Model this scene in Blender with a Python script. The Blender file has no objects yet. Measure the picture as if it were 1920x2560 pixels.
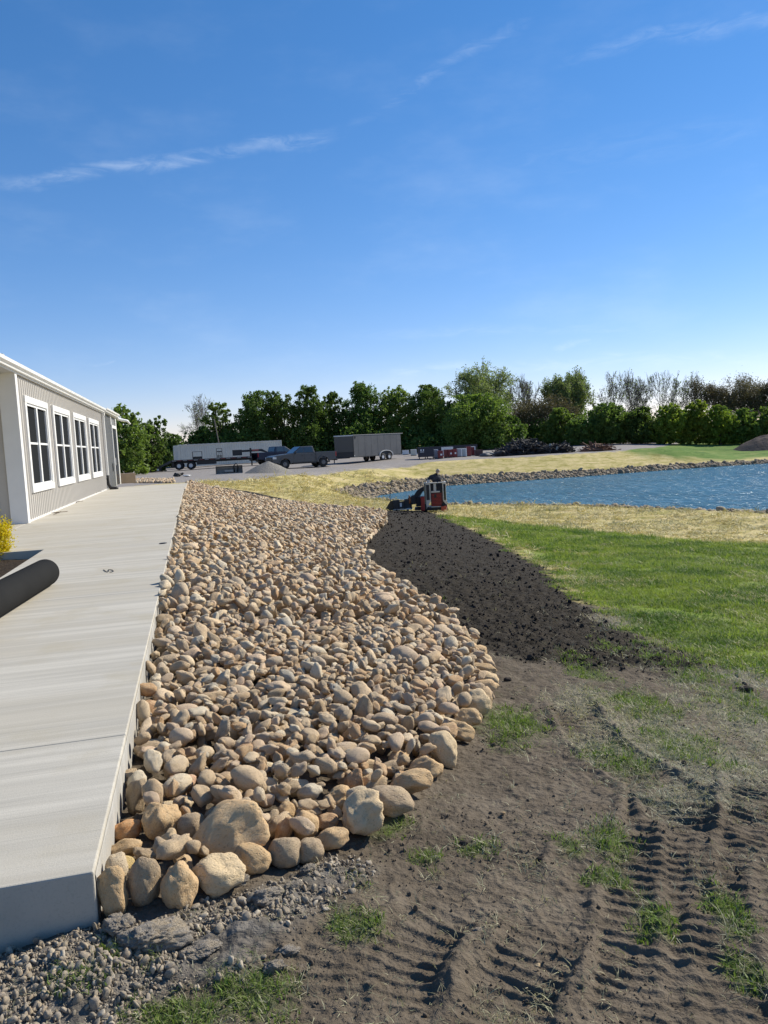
import bpy, math, random
import numpy as np
from mathutils import Matrix, Vector, Euler
R = math.radians
random.seed(7); rng = np.random.default_rng(7)
C = bpy.context.scene.collection
scene = bpy.context.scene

# ------------------------------------------------------------------ camera
F, CX, CY = 1900.0, 960.0, 1280.0          # focal length and centre for a 1920 x 2560 frame
CAM = np.array([0.0, 0.0, 1.35])
roll = R(3.0)
d = np.array([480 - CX, CY - 1135, F])     # the walkway's direction (+Y) as the camera sees it
up = np.array([-math.sin(roll), math.cos(roll), 0.0]); up[2] = -(d[0]*up[0] + d[1]*up[1]) / F
d /= np.linalg.norm(d); up /= np.linalg.norm(up)
ex = np.cross(up, d) * -1                  # rows: world X, Y, Z expressed in (right, up, forward)
ex = -ex if ex[0] < 0 else ex
M = np.array([ex, d, up])                  # world = M @ (right, up, forward)
cam_d = bpy.data.cameras.new('camera'); cam = bpy.data.objects.new('camera', cam_d); C.objects.link(cam)
mw = Matrix.Identity(4)
for i in range(3):
    mw[i][0] = M[i][0]; mw[i][1] = M[i][1]; mw[i][2] = -M[i][2]; mw[i][3] = CAM[i]
cam.matrix_world = mw
cam_d.sensor_fit = 'VERTICAL'; cam_d.sensor_height = 36; cam_d.lens = 36 * F / 2560
cam_d.clip_start = 0.05; cam_d.clip_end = 5000
scene.camera = cam
FWD = M[:, 2]

def ray(px, py):
    v = M @ np.array([px - CX, CY - py, F]); return v / np.linalg.norm(v)
def P(px, py, z=0.0):                      # point of the level z seen at a pixel
    r = ray(px, py); return CAM + r * ((z - CAM[2]) / r[2])
def PD(px, py, D):                         # point seen at a pixel, D metres ahead
    r = ray(px, py); return CAM + r * (D / (r @ FWD))
def PX(px, py, x):                         # point of the plane X = x
    r = ray(px, py); return CAM + r * ((x - CAM[0]) / r[0])
def proj(p):
    q = M.T @ (np.asarray(p, float) - CAM); return CX + F*q[0]/q[2], CY - F*q[1]/q[2], q[2]

# ------------------------------------------------------------------ sky, sun, exposure
SUN_AZ, SUN_EL = R(72), R(36)              # azimuth from +Y towards +X
sdir = Vector((math.sin(SUN_AZ)*math.cos(SUN_EL), math.cos(SUN_AZ)*math.cos(SUN_EL), math.sin(SUN_EL)))
sl = bpy.data.lights.new('sun', 'SUN'); sl.energy = 5.0; sl.angle = R(0.55); sl.color = (1.0, 0.93, 0.80)
so = bpy.data.objects.new('sun', sl); C.objects.link(so)
so.rotation_euler = sdir.to_track_quat('Z', 'Y').to_euler(); so.location = (20, 10, 30)
scene.view_settings.view_transform = 'Standard'; scene.view_settings.look = 'None'
scene.view_settings.exposure = 0.4; scene.view_settings.gamma = 1.0; scene.view_settings.use_curve_mapping = False

class NT:                                   # small helper for building node trees
    def __init__(s, tree): s.t = tree; s.n = tree.nodes; s.l = tree.links
    def node(s, kind, **kw):
        n = s.n.new(kind)
        for k, v in kw.items(): setattr(n, k, v)
        return n
    def put(s, sock, v):
        if v is None: return
        if isinstance(v, bpy.types.NodeSocket): s.l.new(v, sock)
        else:
            if isinstance(v, (tuple, list)) and sock.type == 'RGBA' and len(v) == 3: v = (*v, 1)
            sock.default_value = v
    def m(s, op, a, b=None, c=None, clamp=False):
        n = s.node('ShaderNodeMath', operation=op, use_clamp=clamp)
        s.put(n.inputs[0], a); s.put(n.inputs[1], b); s.put(n.inputs[2], c); return n.outputs[0]
    def mix(s, f, a, b, blend='MIX'):
        n = s.node('ShaderNodeMix', data_type='RGBA', blend_type=blend)
        s.put(n.inputs[0], f); s.put(n.inputs[6], a); s.put(n.inputs[7], b); return n.outputs[2]
    def noise(s, vec, scale, detail=4, rough=0.55, dist=0.0):
        n = s.node('ShaderNodeTexNoise'); s.put(n.inputs['Vector'], vec)
        n.inputs['Scale'].default_value = scale; n.inputs['Detail'].default_value = detail
        n.inputs['Roughness'].default_value = rough; n.inputs['Distortion'].default_value = dist
        return n.outputs[0]
    def vor(s, vec, scale, out=0, feature='F1'):
        n = s.node('ShaderNodeTexVoronoi', feature=feature); s.put(n.inputs['Vector'], vec)
        n.inputs['Scale'].default_value = scale; return n.outputs[out]
    def ramp(s, f, stops, interp='LINEAR'):
        n = s.node('ShaderNodeValToRGB'); cr = n.color_ramp; cr.interpolation = interp
        while len(cr.elements) < len(stops): cr.elements.new(0.5)
        for e, (p, c) in zip(cr.elements, stops):
            e.position = p; e.color = (*c, 1) if len(c) == 3 else c
        s.put(n.inputs[0], f); return n.outputs[0]
    def map(s, vec, scale=(1, 1, 1), rot=(0, 0, 0), loc=(0, 0, 0)):
        n = s.node('ShaderNodeMapping'); s.put(n.inputs[0], vec)
        n.inputs['Scale'].default_value = scale; n.inputs['Rotation'].default_value = rot; n.inputs['Location'].default_value = loc
        return n.outputs[0]
    def rng(s, v, a, b, c=0.0, d=1.0, smooth=True):
        n = s.node('ShaderNodeMapRange', interpolation_type='SMOOTHSTEP' if smooth else 'LINEAR')
        s.put(n.inputs[0], v); s.put(n.inputs[1], a); s.put(n.inputs[2], b); s.put(n.inputs[3], c); s.put(n.inputs[4], d); return n.outputs[0]
    def attr(s, name): return s.node('ShaderNodeAttribute', attribute_name=name).outputs['Fac']

world = bpy.data.worlds.new('World'); scene.world = world; world.use_nodes = True
W = NT(world.node_tree); W.n.clear()
sky = W.node('ShaderNodeTexSky', sky_type='NISHITA'); sky.sun_disc = False
sky.sun_elevation = SUN_EL; sky.sun_rotation = SUN_AZ; sky.altitude = 300
sky.air_density = 1.0; sky.dust_density = 0.0; sky.ozone_density = 6.0
tc = W.node('ShaderNodeTexCoord').outputs['Generated']
sp = W.node('ShaderNodeSeparateXYZ'); W.l.new(tc, sp.inputs[0])
az = W.m('ARCTAN2', sp.outputs[0], sp.outputs[1]); el = W.m('ARCSINE', sp.outputs[2])
def azel(px, py):
    r = ray(px, py); return math.atan2(r[0], r[1]), math.asin(r[2])
wv = W.node('ShaderNodeCombineXYZ'); W.l.new(az, wv.inputs[0]); W.l.new(el, wv.inputs[1])
warp = W.m('MULTIPLY', W.m('SUBTRACT', W.noise(wv.outputs[0], 7, 5, 0.6), 0.5), 0.05)
fib = W.noise(W.map(wv.outputs[0], (6, 26, 1), (0, 0, R(-8))), 3.0, 6, 0.65, 0.8)
fib2 = W.noise(W.map(wv.outputs[0], (2, 5, 1)), 2.0, 5, 0.6)
STREAKS = [   # pixels along each wisp of cirrus, half width, strength
    ([(-80, 462), (170, 450), (300, 415), (560, 380), (835, 335)], 0.013, 0.50, 1.6),
    ([(860, 322), (1010, 250), (1060, 200), (1150, 140), (1330, 55)], 0.011, 0.26, 1.2),
    ([(1375, 160), (1600, 100), (1720, 70), (1990, 40)], 0.014, 0.30, 1.2),
    ([(860, 845), (1120, 835), (1400, 812), (1720, 828)], 0.011, 0.22, 1.0),
    ([(1380, 868), (1440, 856), (1480, 852)], 0.006, 0.55, 1.0),
    ([(800, 975), (1250, 925), (1500, 893), (2000, 900)], 0.016, 0.40, 1.0),
    ([(200, 905), (240, 908), (290, 904)], 0.003, 0.3, 1.0),
    ([(1180, 395), (1500, 385), (1950, 300)], 0.030, 0.10, 1.0)]
cl = None
for pts, hw, st, ep in STREAKS:
    q = np.array([azel(*p) for p in pts]); k = np.polyfit(q[:, 0], q[:, 1], 2)
    a0, a1 = q[0, 0], q[-1, 0]
    cur = W.m('MULTIPLY_ADD', W.m('MULTIPLY_ADD', az, float(k[0]), float(k[1])), az, float(k[2]))
    dd = W.m('ABSOLUTE', W.m('SUBTRACT', W.m('ADD', el, warp), cur))
    band = W.rng(dd, 0.0, hw * 1.0, 1.0, 0.0)
    e = min(0.12, (a1 - a0) * 0.35)
    g = W.m('MULTIPLY', W.rng(az, a0 - e*0.3, a0 + e), W.rng(az, a1 - e*0.35, a1 + e*0.15, 1.0, 0.0))
    v = W.m('MULTIPLY', W.m('MULTIPLY', band, g), W.m('MULTIPLY', W.rng(fib, 0.30, 0.80), st*0.42))
    cl = v if cl is None else W.m('MAXIMUM', cl, v)
veil = W.m('MULTIPLY', W.rng(fib2, 0.45, 0.8), W.m('MULTIPLY', W.rng(el, 0.9, 0.02), 0.10))
cl = W.m('MAXIMUM', cl, veil)
hs = W.node('ShaderNodeHueSaturation'); hs.inputs['Saturation'].default_value = 1.22; hs.inputs['Value'].default_value = 1.0; W.l.new(sky.outputs[0], hs.inputs['Color'])
tint = W.mix(1.0, hs.outputs[0], (1.36, 1.03, 1.09), 'MULTIPLY')
gm = W.node('ShaderNodeGamma'); W.l.new(tint, gm.inputs[0]); gm.inputs[1].default_value = 0.86
sc_ = W.mix(1.0, gm.outputs[0], (1.17, 1.17, 1.17), 'MULTIPLY')
skyc = W.mix(cl, sc_, (7.5, 8.2, 8.8))
bg = W.node('ShaderNodeBackground'); W.l.new(skyc, bg.inputs[0]); bg.inputs[1].default_value = 0.11
W.l.new(bg.outputs[0], W.node('ShaderNodeOutputWorld').inputs[0])

# ------------------------------------------------------------------ numpy noise
_perm = np.random.default_rng(3).permutation(256); _perm = np.concatenate([_perm, _perm, _perm])
_grad = np.random.default_rng(4).normal(size=(256, 3)); _grad /= np.linalg.norm(_grad, axis=1)[:, None]
def pn(x, y, z=0.0):
    x, y = np.asarray(x, float), np.asarray(y, float); z = np.asarray(z, float) + 0*x
    xi, yi, zi = np.floor(x).astype(int), np.floor(y).astype(int), np.floor(z).astype(int)
    fx, fy, fz = x - xi, y - yi, z - zi
    xi &= 255; yi &= 255; zi &= 255
    u, v, w = (t*t*t*(t*(t*6-15)+10) for t in (fx, fy, fz))
    out = 0
    for a in (0, 1):
        for b in (0, 1):
            for c in (0, 1):
                g = _grad[_perm[_perm[_perm[(xi+a) & 255] + ((yi+b) & 255)] + ((zi+c) & 255)]]
                dt = g[..., 0]*(fx-a) + g[..., 1]*(fy-b) + g[..., 2]*(fz-c)
                out = out + dt * (u if a else 1-u) * (v if b else 1-v) * (w if c else 1-w)
    return out * 1.6
def fbm(x, y, z=0.0, o=4, g=0.5):
    s = 0; a = 1.0
    for i in range(o):
        s = s + a * pn(np.asarray(x)*2**i + 17.3*i, np.asarray(y)*2**i + 5.1*i, np.asarray(z)*2**i); a *= g
    return s
def sstep(a, b, x):
    t = np.clip((x-a)/(b-a), 0, 1); return t*t*(3-2*t)
def sdpoly(x, y, poly):                     # signed distance, positive inside
    poly = np.asarray(poly)[:, :2]; x = np.asarray(x, float); y = np.asarray(y, float)
    best = np.full(x.shape, 1e18); ins = np.zeros(x.shape, bool)
    for i in range(len(poly)):
        ax, ay = poly[i]; bx, by = poly[(i+1) % len(poly)]
        dx, dy = bx-ax, by-ay; L = dx*dx + dy*dy + 1e-12
        t = np.clip(((x-ax)*dx + (y-ay)*dy)/L, 0, 1)
        best = np.minimum(best, (x-ax-t*dx)**2 + (y-ay-t*dy)**2)
        c = (ay > y) != (by > y)
        if abs(dy) > 1e-12: ins ^= c & (x < dx*(y-ay)/dy + ax)
    dd = np.sqrt(best); return np.where(ins, dd, -dd)
def sdline(x, y, pts):                      # distance to a polyline, with length along it and signed side
    best = np.full(np.shape(x), 1e9); al = np.zeros(np.shape(x)); sd = np.zeros(np.shape(x)); s0 = 0
    for (ax, ay), (bx, by) in zip(pts[:-1], pts[1:]):
        dx, dy = bx-ax, by-ay; L = math.hypot(dx, dy)
        t = ((x-ax)*dx + (y-ay)*dy)/(L*L); tc_ = np.clip(t, 0, 1)
        q = np.hypot(x-ax-tc_*dx, y-ay-tc_*dy); k = q < best
        best = np.where(k, q, best); al = np.where(k, s0+tc_*L, al)
        sd = np.where(k, ((x-ax)*dy-(y-ay)*dx)/L, sd); s0 += L
    return best, al, sd, s0

# ------------------------------------------------------------------ terrain
WATER = -2.2
XR = -0.413                                  # walkway's right edge, from four pixels along it
Y0, Y1 = 2.565, 37.0
XW, YB0 = -3.69, 18.35
CTRL = [(-400,2400,-.2),(-200,2460,-.19),(600,2210,-.22),(240,2560,-.25),(960,2560,-.28),(1700,2560,-.34),(900,2080,-.28),
 (1010,2040,-.3),(1130,1920,-.38),(1235,1770,-.48),(1700,1900,-.42),(1900,2200,-.38),(1900,1750,-.58),(1220,1650,-.52),(1600,1650,-.68),
 (1020,1505,-.6),(925,1430,-.66),(920,1370,-.74),(960,1310,-.84),(960,1288,-.95),(1090,1282,-1.6),(1000,1284,-1.2),(1200,1282,-1.8),(1400,1300,-1.85),
 (1900,1330,-1.9),(1900,1400,-1.5),(1900,1500,-1.0),(1500,1400,-1.25),(1300,1340,-1.3),(1150,1305,-1.35),(1600,1500,-.9),(1300,1450,-.85),
 (500,1224,-.3),(600,1242,-.48),(680,1262,-.7),(830,1274,-.85),(700,1300,-.5),(600,1400,-.38),(700,1500,-.35),(700,1700,-.3),(500,1900,-.24),(430,1500,-.2),(452,1300,-.2),
 (1000,1500,-.6),(900,1700,-.34),
 (500,1205,-.32),(600,1201,-.34),(740,1187,-.35),(1000,1163,-.4),(1150,1152,-.4),(1300,1146,-.42),(1450,1138,-.5),(1600,1128,-.55),
 (700,1168,-.35),(830,1162,-.35),(560,1185,-.34),(660,1183,-.34),(430,1193,-.34),(430,1176,-.33),(575,1160,-.12),(940,1155,-.35),(1060,1148,-.33),(1200,1140,-.38),(1400,1133,-.45),
 (300,1175,-.3),(310,1200,-.3),(800,1150,-.2),
 (1700,1140,-1.4),(1920,1120,-1.2),(1920,1105,-.9),(2100,1100,-.9),(1700,1120,-.8),(850,1225,-1.7),(780,1215,-.9),(700,1230,-.95),(620,1225,-.6)]
POND_PX = [(905,1250),(935,1239),(1000,1229),(1100,1215),(1250,1205),(1480,1189),(1700,1172),(1920,1158),(2300,1128),(2700,1150),(2900,1330),(2300,1318),(1920,1290),(1700,1281),(1480,1272),(1300,1270),(1150,1268),(1040,1262),(970,1256)]
POND = np.array([P(a, b, WATER)[:2] for a, b in POND_PX])
cp = [list(P(a, b, z)) for a, b, z in CTRL]
for i in range(len(POND)):
    p_, q_ = POND[i], POND[(i+1) % len(POND)]; m_ = max(1, int(np.linalg.norm(q_-p_)/3)) if min(p_[0], q_[0]) < 55 else 1
    for k in range(m_): cp.append([*(p_ + (q_-p_)*k/m_), WATER])
for q_ in ((0, 2389), (120, 2341), (243, 2294), (-300, 2490)):       # foot of the walkway's front face
    r_ = ray(*q_); cp.append(list(CAM + r_*((Y0-.02)/r_[1])))
print('foot', cp[-4:])
cp += [[-20, -20, -.3], [20, -20, -.4], [0, -4, -.3], [-20, 10, -.3], [-25, 60, -.3], [-60, 120, -.3], [0, 150, -.3], [80, 200, -.4], [120, 140, -.8], [130, 40, -1.0],
       [60, 0, -.9], [12, -3, -.45], [300, 300, -.5], [-300, 300, -.5], [0, 600, -.5], [500, 0, -.5], [-500, 0, -.5], [0, -400, -.5], [100, 90, -.9]]
cp = np.array(cp)
def _lp(x, y):
    r = np.hypot(x, y) + 1e-6; k = np.log1p(r/1.5)/r; return x*k, y*k
_cu, _cv = _lp(cp[:, 0], cp[:, 1])
_A = np.hypot(_cu[:, None]-_cu, _cv[:, None]-_cv); _n = len(cp)
_K = np.zeros((_n+3, _n+3)); _K[:_n, :_n] = _A - np.eye(_n)*0.01
_Q = np.c_[np.ones(_n), _cu, _cv]; _K[:_n, _n:] = _Q; _K[_n:, :_n] = _Q.T
_w = np.linalg.solve(_K, np.r_[cp[:, 2], 0, 0, 0])
def terr(x, y):
    x = np.asarray(x, float); y = np.asarray(y, float); sh = x.shape; x = x.ravel(); y = y.ravel()
    out = np.empty(len(x))
    for i in range(0, len(x), 20000):
        xs, ys = x[i:i+20000], y[i:i+20000]; u, v = _lp(xs, ys)
        z = np.hypot(u[:, None]-_cu, v[:, None]-_cv) @ _w[:_n] + _w[_n] + _w[_n+1]*u + _w[_n+2]*v
        far = sstep(170, 320, np.hypot(xs, ys)); z = z*(1-far) - 0.5*far
        s = sdpoly(xs, ys, POND)
        z = np.where(s > 0, WATER - 0.3*np.minimum(s, 3), np.minimum(np.maximum(z, WATER + 0.2*np.minimum(-s, 1.2)), WATER + 0.05 - 0.33*s))
        z = np.minimum(z, 0.35)
        rb = np.hypot(xs, ys); kb = sstep(50, 56, rb)*sstep(-15, -9, s)*(s < 0)*sstep(54, 42, xs)*sstep(2, 8, xs)*(ys > 30)   # the far bank slopes evenly up to the yard
        z = z*(1-kb) + np.minimum(WATER + .05 - .33*s, -.42)*kb
        k = sstep(XR+0.25, XR-0.05, xs) * sstep(Y0-0.15, Y0+0.1, ys) * sstep(Y1+6, Y1+1, ys)
        z = np.where(k > 0, z*(1-k) + np.minimum(z, -.175 - .045*sstep(3.5, 6, ys))*k, z)
        out[i:i+20000] = z
    return out.reshape(sh)
def tz(x, y): return float(terr(np.array([x]), np.array([y]))[0])
def PT(px, py):                             # point of the ground seen at a pixel
    r = ray(px, py)
    t = np.geomspace(1.5, 400, 1500); q = CAM + r*t[:, None]; h = q[:, 2] - terr(q[:, 0], q[:, 1])
    k = int(np.argmax(h < 0)) if (h < 0).any() else len(t)-1
    a, b = t[max(k-1, 0)], t[k]
    for _ in range(16):
        m_ = (a+b)/2; q = CAM + r*m_
        if q[2] > tz(q[0], q[1]): a = m_
        else: b = m_
    return CAM + r*(a+b)/2
def PTS(l): return np.array([PT(a, b)[:2] for a, b in l])

# ------------------------------------------------------------------ mesh helpers
class MB:
    def __init__(s): s.v = []; s.f = []
    def add(s, vs, fs):
        b = len(s.v); s.v += [tuple(map(float, q)) for q in vs]; s.f += [tuple(i+b for i in q) for q in fs]; return s
    def box(s, c, d, rot=None):
        x, y, z = (t/2 for t in d); R_ = Euler(rot).to_matrix() if rot else None; vs = []
        for i in (-x, x):
            for j in (-y, y):
                for k in (-z, z):
                    q = Vector((i, j, k)); q = R_ @ q if R_ else q; vs.append((q.x+c[0], q.y+c[1], q.z+c[2]))
        return s.add(vs, [(0,1,3,2),(4,6,7,5),(0,4,5,1),(2,3,7,6),(0,2,6,4),(1,5,7,3)])
    def b2(s, lo, hi): return s.box([(a+b)/2 for a, b in zip(lo, hi)], [abs(b-a) for a, b in zip(lo, hi)])
    def prism(s, poly, a, b, ax='y'):       # 2D outline extruded from a to b along an axis
        n = len(poly); f = {'y': lambda p, t: (p[0], t, p[1]), 'x': lambda p, t: (t, p[0], p[1]), 'z': lambda p, t: (p[0], p[1], t)}[ax]
        return s.add([f(p, a) for p in poly] + [f(p, b) for p in poly],
                     [tuple(range(n))[::-1], tuple(range(n, 2*n))] + [(i, (i+1) % n, (i+1) % n+n, i+n) for i in range(n)])
    def tube(s, pts, rad, n=8, cap=True):
        pts = [Vector(p) for p in pts]; rad = rad if isinstance(rad, (list, tuple)) else [rad]*len(pts); vs = []; fs = []
        u = None
        for i, p in enumerate(pts):
            t = (pts[min(i+1, len(pts)-1)] - pts[max(i-1, 0)]).normalized()
            if u is None: u = t.orthogonal().normalized()
            else: u = (u - t*u.dot(t)); u = u.normalized() if u.length > 1e-6 else t.orthogonal().normalized()
            w = t.cross(u)
            for k in range(n):
                a = 2*math.pi*k/n; q = p + (u*math.cos(a)+w*math.sin(a))*rad[i]; vs.append(tuple(q))
        for i in range(len(pts)-1):
            for k in range(n): fs.append((i*n+k, i*n+(k+1) % n, (i+1)*n+(k+1) % n, (i+1)*n+k))
        if cap: fs += [tuple(range(n))[::-1], tuple(range((len(pts)-1)*n, len(pts)*n))]
        return s.add(vs, fs)
    def lathe(s, c, prof, ax='y', n=24):    # profile of (radius, offset along axis)
        vs = []; fs = []
        for (r, t) in prof:
            for k in range(n):
                a = 2*math.pi*k/n; u, w = r*math.cos(a), r*math.sin(a)
                vs.append({'y': (c[0]+u, c[1]+t, c[2]+w), 'x': (c[0]+t, c[1]+u, c[2]+w), 'z': (c[0]+u, c[1]+w, c[2]+t)}[ax])
        for i in range(len(prof)-1):
            for k in range(n): fs.append((i*n+k, i*n+(k+1) % n, (i+1)*n+(k+1) % n, (i+1)*n+k))
        return s.add(vs, fs)
    def build(s, name, mat, parent=None, smooth=False, bevel=0.0, seg=2, rec=True):
        me = bpy.data.meshes.new(name); me.from_pydata(s.v, [], s.f)
        if rec:
            import bmesh
            b = bmesh.new(); b.from_mesh(me); bmesh.ops.recalc_face_normals(b, faces=b.faces); b.to_mesh(me); b.free()
        return link(name, me, mat, parent, smooth, bevel, seg)
def link(name, me, mat, parent=None, smooth=False, bevel=0.0, seg=2):
    if mat is not None: me.materials.append(mat)
    o = bpy.data.objects.new(name, me); C.objects.link(o)
    if parent is not None: o.parent = parent
    if smooth: me.polygons.foreach_set('use_smooth', [True]*len(me.polygons))
    if bevel:
        m_ = o.modifiers.new('bevel', 'BEVEL'); m_.width = bevel; m_.segments = seg; m_.limit_method = 'ANGLE'; m_.angle_limit = R(35)
    return o
def npmesh(name, v, f, smooth=False):       # v (n,3), f (m,3 or 4) arrays
    me = bpy.data.meshes.new(name); v = np.asarray(v, np.float32); f = np.asarray(f, np.int32); k = f.shape[1]
    me.vertices.add(len(v)); me.vertices.foreach_set('co', v.ravel())
    me.loops.add(f.size); me.loops.foreach_set('vertex_index', f.ravel())
    me.polygons.add(len(f)); me.polygons.foreach_set('loop_start', np.arange(0, f.size, k, dtype=np.int32))
    me.update(calc_edges=True); me.validate()
    me.polygons.foreach_set('use_smooth', np.full(len(me.polygons), smooth)); return me
def tag(o, label=None, cat=None, group=None, kind=None):
    for k, v in (('label', label), ('category', cat), ('group', group), ('kind', kind)):
        if v: o[k] = v
    return o
def empty(name, loc=(0, 0, 0), rz=0.0, **kw):
    o = bpy.data.objects.new(name, None); C.objects.link(o); o.location = loc; o.rotation_euler = (0, 0, rz)
    o.empty_display_size = 0.2; return tag(o, **kw)
def copy_tree(o, parent=None):
    c = o.copy(); C.objects.link(c); c.parent = parent
    for ch in list(o.children): copy_tree(ch, c)
    return c

# ------------------------------------------------------------------ materials
def mat(name, col=(0.5, 0.5, 0.5), rough=0.6, metal=0.0, bump=0.0, bscale=20, var=0.0, vscale=4, spec=0.5, emit=None):
    m_ = bpy.data.materials.new(name); m_.use_nodes = True; t = NT(m_.node_tree); b = t.n['Principled BSDF']
    b.inputs['Roughness'].default_value = rough; b.inputs['Metallic'].default_value = metal
    b.inputs['Specular IOR Level'].default_value = spec
    co = t.node('ShaderNodeTexCoord').outputs['Object']
    if var:
        n = t.noise(co, vscale, 6, 0.6); f = t.rng(n, 0.3, 0.7, 1-var, 1+var, False)
        hs = t.node('ShaderNodeHueSaturation'); t.put(hs.inputs['Value'], f); hs.inputs['Color'].default_value = (*col, 1); t.l.new(hs.outputs[0], b.inputs['Base Color'])
        t.l.new(t.rng(n, 0.3, 0.7, max(rough-.08, .03), min(rough+.08, 1), False), b.inputs['Roughness'])
    else: b.inputs['Base Color'].default_value = (*col, 1)
    if bump:
        bp = t.node('ShaderNodeBump'); bp.inputs['Strength'].default_value = 1; bp.inputs['Distance'].default_value = bump
        t.l.new(t.noise(co, bscale, 5, 0.6), bp.inputs['Height']); t.l.new(bp.outputs[0], b.inputs['Normal'])
    return m_

# ------------------------------------------------------------------ outlines of the ground covers (on the terrain)
BED_PX = [(240,2290),(330,2294),(420,2285),(560,2235),(700,2180),(830,2125),(930,2085),(1010,2045),(1080,1980),(1130,1920),(1185,1850),(1232,1770),(1236,1690),(1212,1625),(1160,1580),(1090,1540),(1020,1500),(950,1450),(915,1400),(918,1362),(945,1332),(968,1312),(967,1292),(900,1284),(800,1277),(700,1264),(600,1243),(520,1224),(480,1213)]
BED = PTS(BED_PX); BED = np.r_[BED, [[XR, 41.0], [XR, 2.6]]]
SOIL = PTS([(930,1320),(962,1284),(1060,1276),(1130,1300),(1250,1352),(1390,1430),(1480,1515),(1560,1570),(1660,1612),(1790,1650),(1850,1690),(1640,1690),(1450,1680),(1320,1668),(1235,1655),(1150,1620),(1000,1530),(880,1440),(880,1360)])
SOIL2 = PTS([(500,1216),(560,1220),(640,1232),(700,1246),(800,1262),(960,1276),(1070,1276),(1000,1290),(800,1282),(600,1250),(490,1222)])
LAWN = PTS([(1085,1290),(1160,1296),(1300,1312),(1500,1330),(1700,1350),(1920,1362),(2400,1400),(2400,1900),(1960,1700),(1800,1650),(1680,1610),(1560,1560),(1480,1505),(1390,1425),(1250,1346),(1130,1296)])
YARD = np.r_[PTS([(-900,1260),(250,1222),(330,1216),(430,1208),(520,1204),(600,1201),(740,1187),(900,1173),(1100,1153),(1300,1143),(1500,1131),(1565,1127)]), [[70, 95], [75, 125], [-90, 135], [-120, 60]]]
FARG = np.r_[PTS([(1560,1130),(1640,1141),(1740,1150),(1830,1150),(1920,1143),(2300,1118)]), [[220, 60], [220, 160], [80, 150], [60, 100]]]
TRACKS = [[(1150,2235),(1060,2330),(1000,2430),(960,2600)], [(1395,2320),(1330,2400),(1280,2480),(1240,2620)], [(1640,1930),(1640,2060),(1620,2200),(1595,2400),(1600,2620)],
          [(1690,1940),(1750,2100),(1780,2300),(1800,2620)], [(1410,1735),(1470,1840),(1570,1915),(1680,1990),(1720,2100)], [(1900,1950),(1890,2150),(1960,2400)],
          [(1330,2080),(1300,2160),(1290,2240)], [(1000,1990),(1130,1960),(1240,1960)], [(880,2300),(820,2420),(790,2600)]]
TRW = [PTS(t) for t in TRACKS]
TRK = [(0.125, .013, .06), (0.125, .013, .06), (0.13, .0155, .065), (0.13, .0155, .065), (0.15, .018, .08), (0.14, .014, .065), (0.07, .007, .045), (0.07, .005, .045), (.11, .010, .06)]
PATCH_PX = [(1277,1808,150,75),(1200,1775,60,30),(1460,1680,70,45),(1515,2102,80,60),(1640,2300,75,85),(1830,2290,75,100),(1520,2200,70,35),(620,2470,260,80),(470,2530,240,70),(870,2320,110,60),(1180,2120,90,30),
            (1790,1640,110,60),(1860,1760,120,60),(1700,1860,130,60),(1560,1900,120,50),(960,2070,90,35),(1060,2130,60,25),(1880,2430,60,70),(300,2400,90,35),(10,2340,25,30),(180,2470,90,30),(1760,1560,60,30),(1600,1760,160,50),(1640,1650,90,28),(1740,1690,110,30),(1520,1625,60,22),(1420,1650,50,20),(1430,2130,60,30)]
PATCH = []
for a, b, wx, wy in PATCH_PX:
    c = PT(a, b); e = PT(a+wx, b); g = PT(a, b-wy); PATCH.append((c[0], c[1], np.linalg.norm((e-c)[:2])+.03, np.linalg.norm((g-c)[:2])+.03))
DRY_PX = [(1640,1850,260,120),(1500,1860,120,60),(1850,1800,180,120),(1700,1990,220,70),(1520,1560,120,40),(1600,1545,60,25),(1820,1900,150,100),(1470,1760,150,50),(1780,1650,170,50),(1600,1650,180,40),(1850,1690,150,40)]
DRY = []
for a, b, wx, wy in DRY_PX:
    c = PT(a, b); e = PT(a+wx, b); g = PT(a, b-wy); DRY.append((c[0], c[1], np.linalg.norm((e-c)[:2])+.03, np.linalg.norm((g-c)[:2])+.03))
def patchw(x, y, L):
    w = np.zeros(np.shape(x))
    cd, sn = math.cos(R(14)), math.sin(R(14))
    for cx, cy, rx, ry in L:
        dx, dy = x-cx, y-cy; w = np.maximum(w, 1 - np.hypot((dx*cd-dy*sn)/rx, (dx*sn+dy*cd)/ry))
    return w
GRAVEL_PX = [(-200,2330),(0,2390),(240,2300),(420,2300),(640,2215),(760,2160),(840,2130),(860,2180),(760,2290),(720,2360),(640,2420),(420,2440),(330,2520),(260,2640),(-300,2700)]
GRAV = PTS(GRAVEL_PX)

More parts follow.
